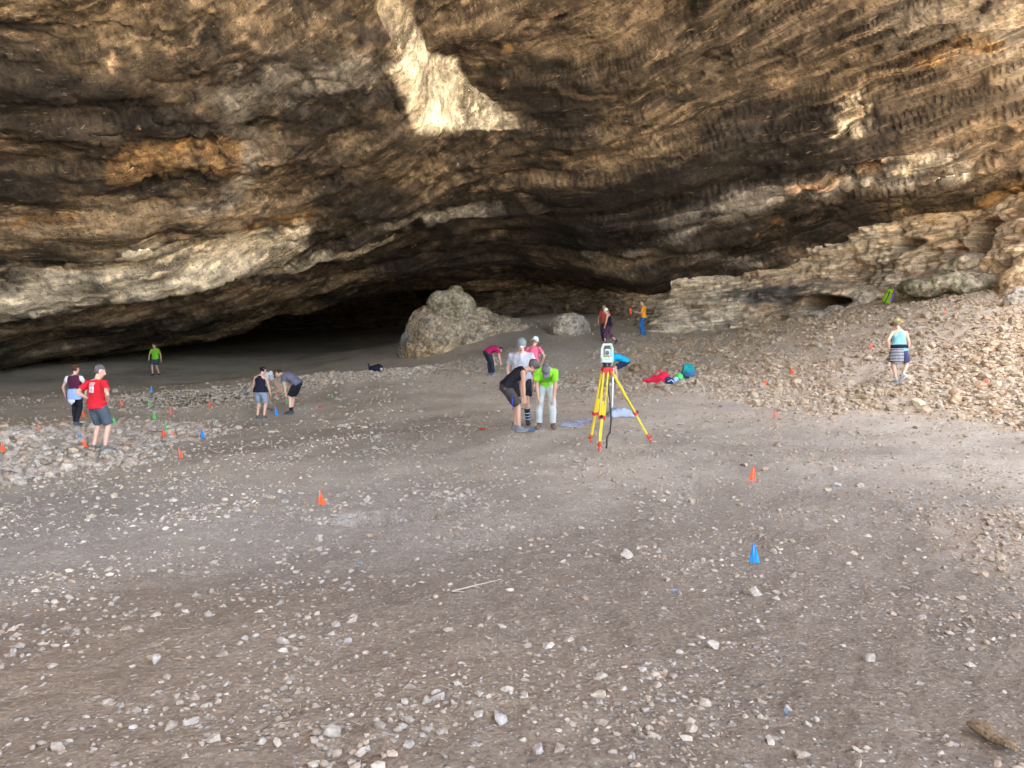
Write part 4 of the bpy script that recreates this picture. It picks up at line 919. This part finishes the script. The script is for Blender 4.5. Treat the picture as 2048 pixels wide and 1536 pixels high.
teal = person('person in teal tank top and straw hat stepping up the stony right slope', 1797, 767, 1.66, 4, 9, pelvis=(.0, .02, .92), feet=((-.05, .02, .085), (.03, -.14, .22)), fyaw=(6, 25), fpitch=(0, 40), hands=((-.25, .06, .90), (.27, .12, .83)), poles=((-1, -.6, 0), (1, -.5, 0)), knees=((0, 1, 0), (1.2, 1, 0)), head=(26, -8), sk=SKIN_A, top='tank', topc=(.20, .42, .48), botc=(.055, .06, .13), leg_to=.82, shoe=(.36, .40, .42),
       hair=(.22, .17, .12), hat='straw', hatc=(.42, .36, .17), hip_w=1.12, stout=1.08, loose=1.2)
# cloth with white stripes tied at the back
sec = teal['sec']; hip, M = teal['sp'](-.02)
q = MB(); q.loft([sec(.10, .218, .172, 0), sec(.06, .228, .180, -.005), sec(.01, .230, .182, -.008)], 20); o = link('waist_wrap', q.mesh('waist_wrap'), cloth((.014, .014, .02)), teal['root'])
b = NB('striped_cloth', .85, .15); tc = b.n('ShaderNodeTexCoord').outputs['Object']; sx = b.n('ShaderNodeSeparateXYZ'); b.put(sx.inputs[0], tc)
stp = b.math('GREATER_THAN', b.math('FRACT', b.math('MULTIPLY', sx.outputs[2], 26.0)), .66); b.base(b.mix(stp, (.018, .018, .03), (.62, .62, .64)))
V, Fq = [], []; nu, nv = 18, 16
for layer, dr in enumerate((0, .006)):
    for j in range(nv + 1):
        for i in range(nu + 1):
            th = R(120 + (272 - 120)*i/nu); z = .04 - .37*j/nv; fl = 1 + .16*j/nv + .025*math.sin(i*1.7)*j/nv
            V.append(hip + A(math.cos(th)*.226*fl*1.02 + dr*math.cos(th), math.sin(th)*.186*fl + dr*math.sin(th), z + .012*math.sin(i*.9)*(j == nv)))
nq = (nu + 1)*(nv + 1)
for j in range(nv):
    for i in range(nu):
        a = j*(nu + 1) + i; Fq += [(a, a + 1, a + nu + 2, a + nu + 1), (nq + a + nu + 1, nq + a + nu + 2, nq + a + 1, nq + a)]
for i in range(nu):
    a = nv*(nu + 1) + i; Fq.append((a, a + 1, nq + a + 1, nq + a))
q = MB(); q.add(V, Fq); link('striped_apron', q.mesh('striped_apron'), b.m, teal['root'])
# lamp, held flags
hnd = np.array(Matrix.Rotation(dark['root'].rotation_euler[2], 3, 'Z')) @ (dark['hands'][0]*dark['scale']) + np.array(dark['root'].location)
lt = thing('hand_lamp', 'small lit white lamp in the hand of the person in the gloom', 'lamp', tuple(hnd + A(-.06, -.05, .0)))
q = MB(); q.tube([(0, .03, 0), (0, -.02, 0)], [.025, .035], 12); link('lamp_body', q.mesh('lamp_body'), plain((.03, .03, .03)), lt)
q = MB(); q.ell((0, -.045, 0), .034, .02, .034); link('lamp_glass', q.mesh('lamp_glass'), plain((1.0, .95, .85), emit=9.0), lt)
hnd = np.array(Matrix.Rotation(orange['root'].rotation_euler[2], 3, 'Z')) @ (orange['hands'][0]*orange['scale']) + np.array(orange['root'].location)
ft = thing('flag_bundle', 'bundle of orange marker flags held by the person in orange T-shirt', 'flags', tuple(hnd + A(-.14, 0, .0)))
for k in range(4):
    q = MB(); q.tube([(.10, .01*k, -.06), (-.10, .012*k, .08 + .02*k)], .003, 6); link('wire', q.mesh('wire'), plain((.35, .35, .35), .4, metal=.8), ft)
    q = MB(); q.box((-.12 - .01*k, .012*k, -.01 + .03*k), .045, .003, .085); link('flag', q.mesh('flag', False), cloth((.85, .10, .02)), ft)
# ------------------------------------------------------------------ surveying tripod and instrument
YEL, REDM, BLK = plain((.62, .47, .02), .55), plain((.50, .035, .03), .55), plain((.02, .02, .022), .6)
feet_px = [(1180, 886), (1198, 903), (1303, 885)]
tf = [g_at(*p) for p in feet_px]; tc0 = g_at(1213, 893); dT = tc0[1]
top = pt(1214, 737, dT + .15); base = A(top[0], top[1], gz(top[0], top[1]))
tri = thing('survey_tripod', 'yellow tripod with red fittings standing on bare ground', 'tripod', tuple(base))
L = lambda p: np.asarray(p, float) - base
hd = L(top)
q = MB(); q.loft([(hd + A(0, 0, z), A(r_, 0, 0), A(0, r_, 0)) for z, r_ in ((-.03, .075), (.0, .088), (.022, .088))], 20); link('head_plate', q.mesh('head_plate', True), REDM, tri)
q = MB()
for k in range(3):
    d = unit(L(tf[k]) - hd); d[2] = 0; d = unit(d); q.box(hd + d*.075 + A(0, 0, -.045), .045, .03, .05, np.stack([np.cross(d, A(0, 0, 1)), d, A(0, 0, 1)], 1))
link('hinge_block', q.mesh('hinge_block', False), REDM, tri)
for k in range(3):
    ft_ = L(tf[k]); d = ft_ - hd; h0 = unit(A(d[0], d[1], 0)); a0 = hd + h0*.085 + A(0, 0, -.05); u = unit(ft_ - a0); Ln = np.linalg.norm(ft_ - a0)
    sx_ = unit(np.cross(u, A(0, 0, 1))); n_ = np.cross(sx_, u); M = np.stack([sx_, n_, u], 1)
    lg = MB()
    for e in (-1, 1): lg.box(a0 + u*Ln*.29 + sx_*e*.038*(1), .013, .012, Ln*.29, M)
    lo = link('leg', lg.mesh('leg', False), YEL, tri)
    q = MB(); q.box(a0 + u*Ln*.67, .021, .014, Ln*.29, M); link('leg_slide', q.mesh('leg_slide', False), YEL, lo)
    q = MB(); q.box(a0 + u*Ln*.585, .058, .024, .028, M); link('leg_clamp', q.mesh('leg_clamp', False), REDM, lo)
    q = MB(); q.tube([a0 + u*Ln*.585 + n_*.02, a0 + u*Ln*.585 + n_*.055], [.022, .03], 8, rounded=False); link('clamp_screw', q.mesh('clamp_screw'), BLK, lo)
    q = MB(); q.loft([(a0 + u*Ln*.88, sx_*.027, n_*.02), (a0 + u*Ln*.93, sx_*.030, n_*.024), (a0 + u*Ln*.985, sx_*.016, n_*.014), (a0 + u*Ln*1.015, sx_*.004, n_*.004)], 10); q.box(a0 + u*Ln*.935 + n_*.035, .03, .03, .006, M); link('foot', q.mesh('foot'), REDM, lo)
m0 = hd*.5 + L(tf[1])*.5
q = MB(); q.tube([hd + A(.02, -.05, -.15), m0 + A(.09, -.06, .25), m0 + A(.13, -.07, -.15), m0 + A(.11, -.06, -.40)], [.008, .012, .014, .012], 6, .35); q.tube([m0 + A(.11, -.06, -.38), m0 + A(.06, -.07, -.47), m0 + A(.055, -.06, -.62), m0 + A(.04, -.05, -.80)], [.013, .014, .016, .013], 6, .35); link('strap', q.mesh('strap'), BLK, tri)
q = MB(); q.tube([m0 + A(-.06, -.05, .02), m0 + A(-.03, -.07, .2), m0 + A(.05, -.07, .28), m0 + A(.1, -.06, .1)], .006, 6); link('cord', q.mesh('cord'), cloth((.6, .52, .3)), tri)
TSB = np.array(top) + A(0, 0, .024)
ts = thing('total_station', 'pale green surveying instrument mounted on top of the yellow tripod', 'instrument', tuple(TSB), R(-8)); ts.scale = (1.08, 1.08, 1.16)
GRN, LGR = plain((.30, .42, .36), .45), plain((.42, .48, .44), .45)
q = MB(); q.loft([(A(0, 0, z), A(r_, 0, 0), A(0, r_, 0)) for z, r_ in ((0, .078), (.012, .078), (.016, .05), (.045, .05), (.05, .075), (.066, .075))], 20); tb = link('tribrach', q.mesh('tribrach'), BLK, ts)
for k in range(3):
    a = 2.1*k + .5; q = MB(); q.loft([(A(math.cos(a)*.058, math.sin(a)*.058, z), A(.017, 0, 0), A(0, .017, 0)) for z in (.014, .048)], 10); link('levelling_screw', q.mesh('levelling_screw'), plain((.1, .1, .1)), tb)
q = MB(); q.box((0, 0, .10), .098, .082, .034); link('base_housing', q.mesh('base_housing', False, .008), GRN, ts)
for e in (-1, 1):
    q = MB(); q.box((e*.078, 0, .215), .026, .075, .085, None, .86); q.box((e*.066, 0, .315), .022, .05, .022, None, .7); link('side_housing', q.mesh('side_housing', False, .008), LGR if e < 0 else GRN, ts)
q = MB(); q.box((0, 0, .335), .078, .034, .018); link('carry_handle', q.mesh('carry_handle', False, .006), LGR, ts)
q = MB(); q.box((.006, 0, .218), .046, .085, .05); tl = link('telescope', q.mesh('telescope', False, .012), plain((.40, .50, .46), .45), ts)
q = MB(); q.loft([(A(.006, -.084 - y, .218), A(.03*r_, 0, 0), A(0, 0, .03*r_)) for y, r_ in ((0, 1), (.02, 1), (.021, .8), (.008, .78))], 18); link('lens_ring', q.mesh('lens_ring'), plain((.05, .07, .09), .3), tl)
q = MB(); q.ell((.006, -.095, .218), .022, .006, .022); link('lens', q.mesh('lens'), plain((.10, .14, .22), .08, .6), tl)
q = MB(); q.box((.0, -.089, .115), .072, .008, .032); kp = link('keypad', q.mesh('keypad', False, .003), plain((.52, .66, .62), .5), ts)
q = MB(); q.box((.004, -.099, .124), .045, .003, .016); link('display', q.mesh('display', False), plain((.34, .44, .42), .25), kp)
q = MB()
for k in range(8): q.box((-.055 + .0155*k, -.098, .096), .005, .003, .005)
link('keys', q.mesh('keys', False), plain((.75, .78, .76)), kp)

# white pole behind the tripod, with the plastic and the map sheets
p0 = g_at(1224, 829); pl = thing('survey_pole', 'thin white pole standing upright just behind the tripod', 'pole', tuple(p0))
q = MB(); q.tube([(0, 0, .02), (.02, 0, 1.02)], .016, 10); link('shaft', q.mesh('shaft'), plain((.78, .80, .80), .4), pl)
q = MB(); q.box((0, 0, .05), .05, .045, .055); q.box((0, -.02, .12), .03, .03, .02); link('foot_bracket', q.mesh('foot_bracket', False, .006), plain((.05, .06, .05)), pl)
def sheet(name, label, cat, px, py, w, h, mat, amp, rz=0, nx=22, ny=16, dome=0.0, seed=0):
    c0 = g_at(px, py); V, Fq = [], []
    for lay in (0, 1):
        for j in range(ny + 1):
            for i in range(nx + 1):
                a, b_ = (i/nx - .5)*w, (j/ny - .5)*h; X = c0[0] + a*math.cos(rz) - b_*math.sin(rz); Y = c0[1] + a*math.sin(rz) + b_*math.cos(rz); V.append((X, Y, lay))
    V = np.array(V); e = np.minimum(1, 2.2*(1 - np.maximum(np.abs((V[:, 0]-c0[0])/w), np.abs((V[:, 1]-c0[1])/h))*2).clip(0, 1))
    n = fbm(v3(V[:, 0]*5, V[:, 1]*5, seed), 3); rg_ = ridge(v3(V[:, 0]*7, V[:, 1]*7, seed), 2)
    V[:, 2] = ground_z(V[:, 0], V[:, 1]) + .012 + V[:, 2]*.004 + np.abs(n)*amp + dome*e*(.6 + .5*rg_).clip(0, 2)
    nq = (nx + 1)*(ny + 1)
    for j in range(ny):
        for i in range(nx):
            a = j*(nx + 1) + i; Fq += [(nq + a, nq + a + 1, nq + a + nx + 2, nq + a + nx + 1), (a + nx + 1, a + nx + 2, a + 1, a)]
    q = MB(); q.add(V - c0, Fq); return link(name, q.mesh(name), mat, loc=tuple(c0), label=label, cat=cat)
b = NB('clear_plastic', .25, .5); tc = b.n('ShaderNodeTexCoord').outputs['Object']; b.base((.40, .46, .54)); b.p.inputs['Alpha'].default_value = .55; b.bump(b.noise(tc, 14, 4), .8, .02); PLAS = b.m
sheet('plastic_bag', 'crumpled clear bluish plastic sheet beside the foot of the white pole', 'plastic bag', 1242, 832, .62, .45, PLAS, .03, 0, dome=.13, seed=2)
b = NB('map_paper', .6, .3); tc = b.n('ShaderNodeTexCoord').outputs['Object']; b.base(b.mix(b.rng(b.noise(tc, 9, 4), .45, .6), (.36, .39, .48), (.20, .22, .31))); MAP = b.m
sheet('map_sheet', 'pale blue map sheet lying flat, the one nearer the lime green polo', 'paper', 1142, 851, .40, .42, MAP, .012, R(-18), seed=3)
sheet('map_sheet', 'smaller pale sheet lying partly behind the left tripod leg', 'paper', 1168, 844, .36, .34, MAP, .02, R(20), seed=4)

# ------------------------------------------------------------------ marker flags
FC = {'o': (.86, .105, .025), 'b': (.012, .22, .62), 'g': (.05, .50, .10), 'p': (.34, .42, .52)}; PALE = 'p'; NMC = {'o': 'orange', 'b': 'blue', 'g': 'green', 'p': 'pale'}
def marker(px, py, hpx, k, where, tilt=0.0, fold=.55, rz=0.0):
    """py is the lower tip of the cloth; the wire below it runs into the ground"""
    p = g_at(px, py + hpx*.12); h = hpx*p[1]/F_PX; h = min(max(h, .13), .30); w = h*.62
    t = thing('marker_flag', '%s pin flag %s' % (NMC[k], where), 'flag', tuple(p), rz, 'coloured marker flags'); t.rotation_euler = (0, tilt, rz)
    q = MB(); q.tube([(0, 0, -.04), (0, 0, h*1.16)], .0022 + .00012*p[1], 6); link('wire', q.mesh('wire'), plain((.42, .42, .42), .4, metal=.7), t)
    q = MB(); V = []; n = 8; th = .002
    # a square of plastic hanging down from the top of the wire, folded along it
    rows = 7
    for lay in (-1, 1):
        for j in range(rows):
            s_ = j/(rows - 1); z = h*(1.16 - s_*1.0)
            for i in range(n):
                u = i/(n - 1)*2 - 1; ww = w*(.06 + .94*s_**.85)*.5
                V.append((u*ww*(1.0 if u > 0 else .55 + .2*fold), fold*abs(u)*ww*.9 + .008*math.sin(5*u + 3*s_) + lay*th, z + (-.12*h*abs(u) + .05*h)*s_*(1 if u > 0 else -.3)))
    F_ = []; nq = n*rows
    for j in range(rows - 1):
        for i in range(n - 1):
            a = j*n + i; F_ += [(a, a + 1, a + n + 1, a + n), (nq + a + n, nq + a + n + 1, nq + a + 1, nq + a)]
    q.add(V, F_); link('flag', q.mesh('flag'), cloth(FC[k]), t)
MK = [(639, 1010, 30, 'o', 'above the trampled hollow', .05), (1505, 963, 30, 'o', 'on bare right floor behind the blue one'), (1508, 1127, 42, 'b', 'nearest to us on the right floor'),
      (360, 916, 20, 'o', 'at the right edge of the white stone heap', -.12), (167, 895, 20, 'o', 'just left of the red T-shirt, front one of a pair'), (158, 882, 18, 'b', 'just left of the red T-shirt, rear one of a pair'),
      (402, 876, 20, 'b', 'standing alone right of the three clustered flags'), (330, 861, 16, 'g', 'rear one of the cluster of three'), (327, 874, 18, 'o', 'front left of the cluster of three'), (347, 876, 16, 'o', 'right one of the cluster of three', -.15),
      (227, 849, 16, 'g', 'right beside the grey shorts of the red T-shirt'), (166, 834, 16, 'o', 'between the two people at far left'), (241, 813, 14, 'o', 'right of the elbow of the red T-shirt'), (297, 812, 14, 'g', 'farther of two behind the stone heap'),
      (307, 838, 16, 'g', 'nearer of two behind the stone heap'), (341, 827, 14, 'o', 'between the green ones and the lone far orange one'), (418, 814, 14, 'o', 'standing alone left of the black tank top'), (303, 783, 12, 'b', 'far off below the person in green'),
      (77, 860, 10, 'o', 'tiny, on the tan ground left of the burgundy vest'), (3, 903, 20, 'o', 'cut by the left edge of the picture'), (551, 796, 12, 'o', 'below the hand of the black tank top', .1), (573, 808, 12, 'g', 'in front of the knees of the grey T-shirt', .2),
      (551, 831, 20, 'b', 'between the black tank top and the bending grey T-shirt'), (664, 795, 8, 'g', 'small, alone right of the bending grey T-shirt'), (1549, 836, 16, 'o', 'at the front edge of the right rubble'),
      (1530, 772, 15, 'o', 'in the middle of the right rubble', .1), (1583, 748, 14, 'o', 'upslope right of the mid rubble one'), (1742, 698, 13, 'o', 'just left of the teal tank top'), (1966, 771, 18, 'o', 'leaning on white stones at far right', .5),
      (1889, 627, 10, 'o', 'tiny, high up near the right ledges'), (1559, 640, 12, 'o', 'tiny, against the wall left of the side cave'), (1372, 736, 14, 'o', 'behind the teal backpack', .3), (1118, 664, 9, 'o', 'at the foot of the pale dome boulder', .6)]
for m_ in MK:
    px, py, hp_, k, wh = m_[:5]; marker(px, py, hp_, k, wh, m_[5] if len(m_) > 5 else random.uniform(-.06, .06), random.uniform(.4, .7), random.uniform(-.5, .5))
def fallen(px, py, wpx, k, where, name='fallen_flag'):
    p = g_at(px, py); w = wpx*p[1]/F_PX; V, F_ = [], []; n = 9
    for lay in (0, 1):
        for j in range(n):
            for i in range(n):
                V.append(((i/(n-1) - .5)*w, (j/(n-1) - .5)*w*.8, .02 + .003*lay + .03*abs(math.sin(i*1.3 + j*.7 + px))))
    for j in range(n-1):
        for i in range(n-1):
            a = j*n + i; F_ += [(a + n, a + n + 1, a + 1, a), (n*n + a, n*n + a + 1, n*n + a + n + 1, n*n + a + n)]
    q = MB(); q.add(V, F_); link(name, q.mesh(name), cloth(FC[k]), loc=tuple(p), label=('%s %s' % (NMC[k], where)) if k != 'p' else where, cat='flag' if name == 'fallen_flag' else 'plastic scrap')
fallen(965, 861, 12, 'o', 'flag lying flat left of the sandalled feet'); fallen(1063, 866, 13, 'b', 'flag crumpled on the ground in front of the bending trio'); fallen(641, 815, 10, 'o', 'flag lying flat on the floor right of the bending grey T-shirt')

for a_ in ((720, 1138, 'tiny scrap of pale blue plastic left of the twig'), (1350, 1194, 'tiny scrap of pale blue plastic right of the twig'), (1572, 1442, 'pale blue shred on the soil at the lower right')):
    fallen(a_[0], a_[1], 9, 'p', a_[2], 'plastic_scrap')
# ------------------------------------------------------------------ bags and small finds
def bag(name, label, shapes, colr, px, py, voxel=.02, amp=.02, cat='backpack', parts=()):
    p = g_at(px, py); t = thing(name, label, cat, tuple(p)); m = MB()
    for kind, *a in shapes: getattr(m, kind)(*a)
    o = link('bag_body', m.mesh('bag_body'), cloth(colr), t); REMESH.append((o, voxel, .6, 2, amp, px, 7))
    for nm, cc, shp in parts:
        m = MB()
        for kind, *a in shp: getattr(m, kind)(*a)
        link(nm, m.mesh(nm), cloth(cc), t)
    return t
bag('rucksack', 'slumped bright red rucksack lying on the stones', [('ell', (-.05, 0, .10), .30, .22, .14), ('ell', (.15, .02, .2), .18, .16, .15), ('ell', (-.35, -.02, .08), .2, .1, .07), ('ell', (.0, -.05, .05), .28, .2, .08)], (.62, .02, .05), 1318, 766,
    parts=(('strap', (.50, .02, .04), [('tube', [(-.2, 0, .18), (-.08, 0, .34), (.02, .02, .42), (.08, .02, .30)], [.018, .02, .02, .018], 8, .4)]), ('pocket', (.45, .015, .04), [('ell', (-.02, -.17, .10), .16, .07, .09)])))
bag('bundle', 'navy and pale blue bundle of clothes between the red rucksack and the green ball', [('ell', (0, 0, .09), .2, .16, .10), ('ell', (-.1, 0, .12), .1, .12, .1)], (.03, .05, .13), 1342, 768, cat='bundle', parts=(('pale_cloth', (.32, .46, .72), [('ell', (.12, -.06, .13), .10, .09, .10)]), ('white_cord', (.7, .72, .75), [('tube', [(-.12, -.13, .08), (-.02, -.17, .14), (.06, -.16, .06)], .012, 6)])))
bag('helmet', 'green caving helmet resting among the bags', [('ell', (0, 0, .1), .13, .14, .13, None, 14, 8, -.4, 1), ('loft', [((0, 0, .04), (.14, 0, 0), (0, .155, 0)), ((0, 0, .06), (.135, 0, 0), (0, .15, 0))])], (.10, .55, .12), 1358, 760, .015, .0, 'helmet')
bag('backpack', 'teal backpack with a blue base standing right of the green helmet', [('box', (0, 0, .22), .20, .13, .21, None, .78), ('ell', (0, 0, .38), .16, .11, .09), ('ell', (0, -.1, .16), .15, .10, .12)], (.015, .24, .23), 1376, 756, parts=(('base_panel', (.05, .12, .24), [('ell', (.02, -.09, .11), .215, .16, .12)]), ('strap', (.02, .05, .08), [('tube', [(-.16, -.08, .30), (-.22, -.06, .18), (-.18, -.06, .04)], .02, 6, .4)])))
bag('backpack', 'black backpack lying in the dim rubble left of the mound', [('ell', (0, 0, .13), .32, .2, .14), ('ell', (.08, .02, .2), .2, .16, .12), ('tube', [(-.25, 0, .1), (-.3, 0, .33)], [.05, .03])], (.012, .014, .03), 752, 744, parts=(('pale_patch', (.5, .42, .36), [('ell', (.24, -.15, .12), .06, .03, .06)]),))
bag('backpack', 'green and purple backpack leaning against the rocks on the right', [('box', (0, 0, .27), .15, .10, .26, np.array(Matrix.Rotation(.4, 3, 'Y')), .75), ('ell', (.1, 0, .48), .11, .09, .08)], (.26, .50, .02), 1776, 607, parts=(('side_panel', (.26, .16, .55), [('box', (.11, -.09, .24), .055, .035, .19, np.array(Matrix.Rotation(.4, 3, 'Y')), .8)]), ('strap', (.05, .05, .05), [('tube', [(-.02, -.14, .46), (-.1, -.16, .24), (-.18, -.1, .02)], .018, 6, .4)])))
# twig and plank
p = g_at(950, 1180); q = MB(); a0, a1 = g_at(905, 1186) - p, g_at(1002, 1167) - p
q.tube([a0 + A(0, 0, .012), a0*.4 + a1*.6 + A(0, .01, .02), a1 + A(0, 0, .03)], [.007, .0038, .002], 7); q.tube([a0*.9 + A(0, 0, .01), a0*.6 + A(.02, -.035, .012)], [.006, .002], 6); q.tube([a0 + A(.01, 0, .012), a0*1.0 + A(.06, .03, .02)], [.007, .003], 6)
link('twig', q.mesh('twig'), plain((.33, .28, .22), .9), loc=tuple(p), label='thin bleached twig lying on the bare earth in the foreground', cat='twig')
b = NB('old_wood', .95, .1); tc = b.n('ShaderNodeTexCoord').outputs['Object']; g_ = b.noise(b.vmul(tc, (60, 60, 3)), 1.0, 4); b.base(b.mix(b.rng(g_, .3, .7), (.08, .052, .03), (.22, .155, .09))); b.bump(g_, .8, .01)
p = g_at(1985, 1492); a0, a1 = g_at(1945, 1462) - p + A(0, 0, .035), g_at(2034, 1512) - p + A(0, 0, .02); u = unit(a1 - a0); sx_ = unit(np.cross(u, A(0, 0, 1))); n_ = np.cross(sx_, u)
q = MB(); q.loft([(a0 + (a1 - a0)*t + A(0, 0, .006*math.sin(9*t)), sx_*w_, n_*h_) for t, w_, h_ in ((0, .034, .012), (.08, .042, .020), (.35, .040, .024), (.6, .034, .019), (.85, .026, .015), (1, .012, .006))], 9)
link('wood_fragment', q.mesh('wood_fragment', False), b.m, loc=tuple(p), label='splintered brown piece of old wood in the bottom right corner', cat='wood')
# dry grass stalks and roots on the near floor
V = MB()
for k in range(170):
    px, py = random.uniform(250, 2040), random.triangular(1090, 1530, 1400); r_ = ray(px, py); x0, y0 = r_[0]*1.62/-r_[2], r_[1]*1.62/-r_[2]; a = random.uniform(0, 6.3); l_ = random.uniform(.02, .075)
    z0 = gz(x0, y0) + .006; bend = random.uniform(-.3, .3)
    V.tube([(x0, y0, z0), (x0 + math.cos(a)*l_*.5, y0 + math.sin(a)*l_*.5, z0 + .008), (x0 + math.cos(a + bend)*l_, y0 + math.sin(a + bend)*l_, z0 + .003)], .0008, 3, rounded=False)
link('dry_stalks', V.mesh('dry_stalks', False), plain((.46, .37, .24), .95), label='thin dry plant stalks strewn over the near floor', cat='stalks', kind='stuff')

# ------------------------------------------------------------------ grow the continuous skins
for r_ in REMESH:
    o, vx, keep = r_[:3]
    m_ = o.modifiers.new('skin', 'REMESH'); m_.mode = 'VOXEL'; m_.voxel_size = vx
    if r_[3]: m_ = o.modifiers.new('soft', 'SMOOTH'); m_.factor = .5; m_.iterations = r_[3]
    if keep < 1: m_ = o.modifiers.new('light', 'DECIMATE'); m_.ratio = keep
dg = bpy.context.evaluated_depsgraph_get(); dg.update()
for r_ in REMESH:
    o = r_[0]; me = bpy.data.meshes.new_from_object(o.evaluated_get(dg)); old = o.data; o.modifiers.clear(); o.data = me; me.name = o.name
    n = len(me.vertices); v = np.empty(n*3, np.float32); me.vertices.foreach_get('co', v); v = v.reshape(-1, 3).astype(float)
    if len(r_) > 4 and r_[4]:
        nr = np.empty(n*3, np.float32); me.vertices.foreach_get('normal', nr); nr = nr.reshape(-1, 3); fq = r_[6]
        w_ = v*np.array([1, 1, .55 if fq > 5 else 1.0])*fq + (r_[5] % 97)*3.7
        dsp = r_[4]*(fbm(w_, 4) + (.5*ridge(w_*2.3, 2) - .2 if fq < 5 else 0)); v2 = v + nr*dsp[:, None]; me.vertices.foreach_set('co', v2.astype(np.float32).ravel()); me.update()
    if len(r_) > 7: vattr(me, 'tint', r_[7](v))
    me.polygons.foreach_set('use_smooth', np.ones(len(me.polygons), bool))
# print on the back of the red shirt
sh = red['top']; from mathutils.bvhtree import BVHTree
bv = BVHTree.FromPolygons([q.co[:] for q in sh.data.vertices], [p_.vertices[:] for p_ in sh.data.polygons])
a0, M = red['sp'](.30)
def printed(name, x0, x1, z0, z1, mat, lift=.0025):
    V, F_ = [], []; nx_, nz_ = max(2, int((x1 - x0)/.012)), max(2, int((z1 - z0)/.012))
    for j in range(nz_ + 1):
        for i in range(nx_ + 1):
            org = a0 + M[:, 0]*(x0 + (x1 - x0)*i/nx_) + M[:, 2]*(z0 + (z1 - z0)*j/nz_) - M[:, 1]*.6
            h = bv.ray_cast(Vector(org), Vector(M[:, 1])); V.append(np.array(h[0] if h[0] is not None else org + M[:, 1]*.48) - M[:, 1]*lift)
    for j in range(nz_):
        for i in range(nx_):
            a = j*(nx_ + 1) + i; F_.append((a, a + 1, a + nx_ + 2, a + nx_ + 1))
    q = MB(); q.add(V, F_); return q, F_
WHT, INK = cloth((.78, .76, .78)), cloth((.22, .22, .32))
row = MB()
rg = random.Random(4)
for z0, z1, x0, x1 in ((.122, .138, -.055, .075), (.096, .112, -.062, .068), (.072, .084, -.066, .062)):
    xx = x0
    while xx < x1 - .01:
        w_ = rg.choice((.008, .011, .014)); q, F_ = printed('lettering', xx, min(xx + w_, x1), z0, z1, WHT); row.add(q.v, q.f); xx += w_ + .005
link('lettering', row.mesh('lettering'), WHT, sh)
q, _ = printed('printed_panel', -.070, .050, -.055, .060, WHT); pn = link('printed_panel', q.mesh('printed_panel'), WHT, sh)
q = MB()
for x0, x1, z0, z1 in ((-.012, .004, -.04, .035), (.010, .022, -.045, .05), (-.055, -.045, -.02, .03), (-.06, -.05, .04, .052), (.032, .04, -.04, .0)):
    k, _ = printed('ink', x0, x1, z0, z1, INK, .005); q.add(k.v, k.f)
link('printed_figure', q.mesh('printed_figure'), INK, pn)
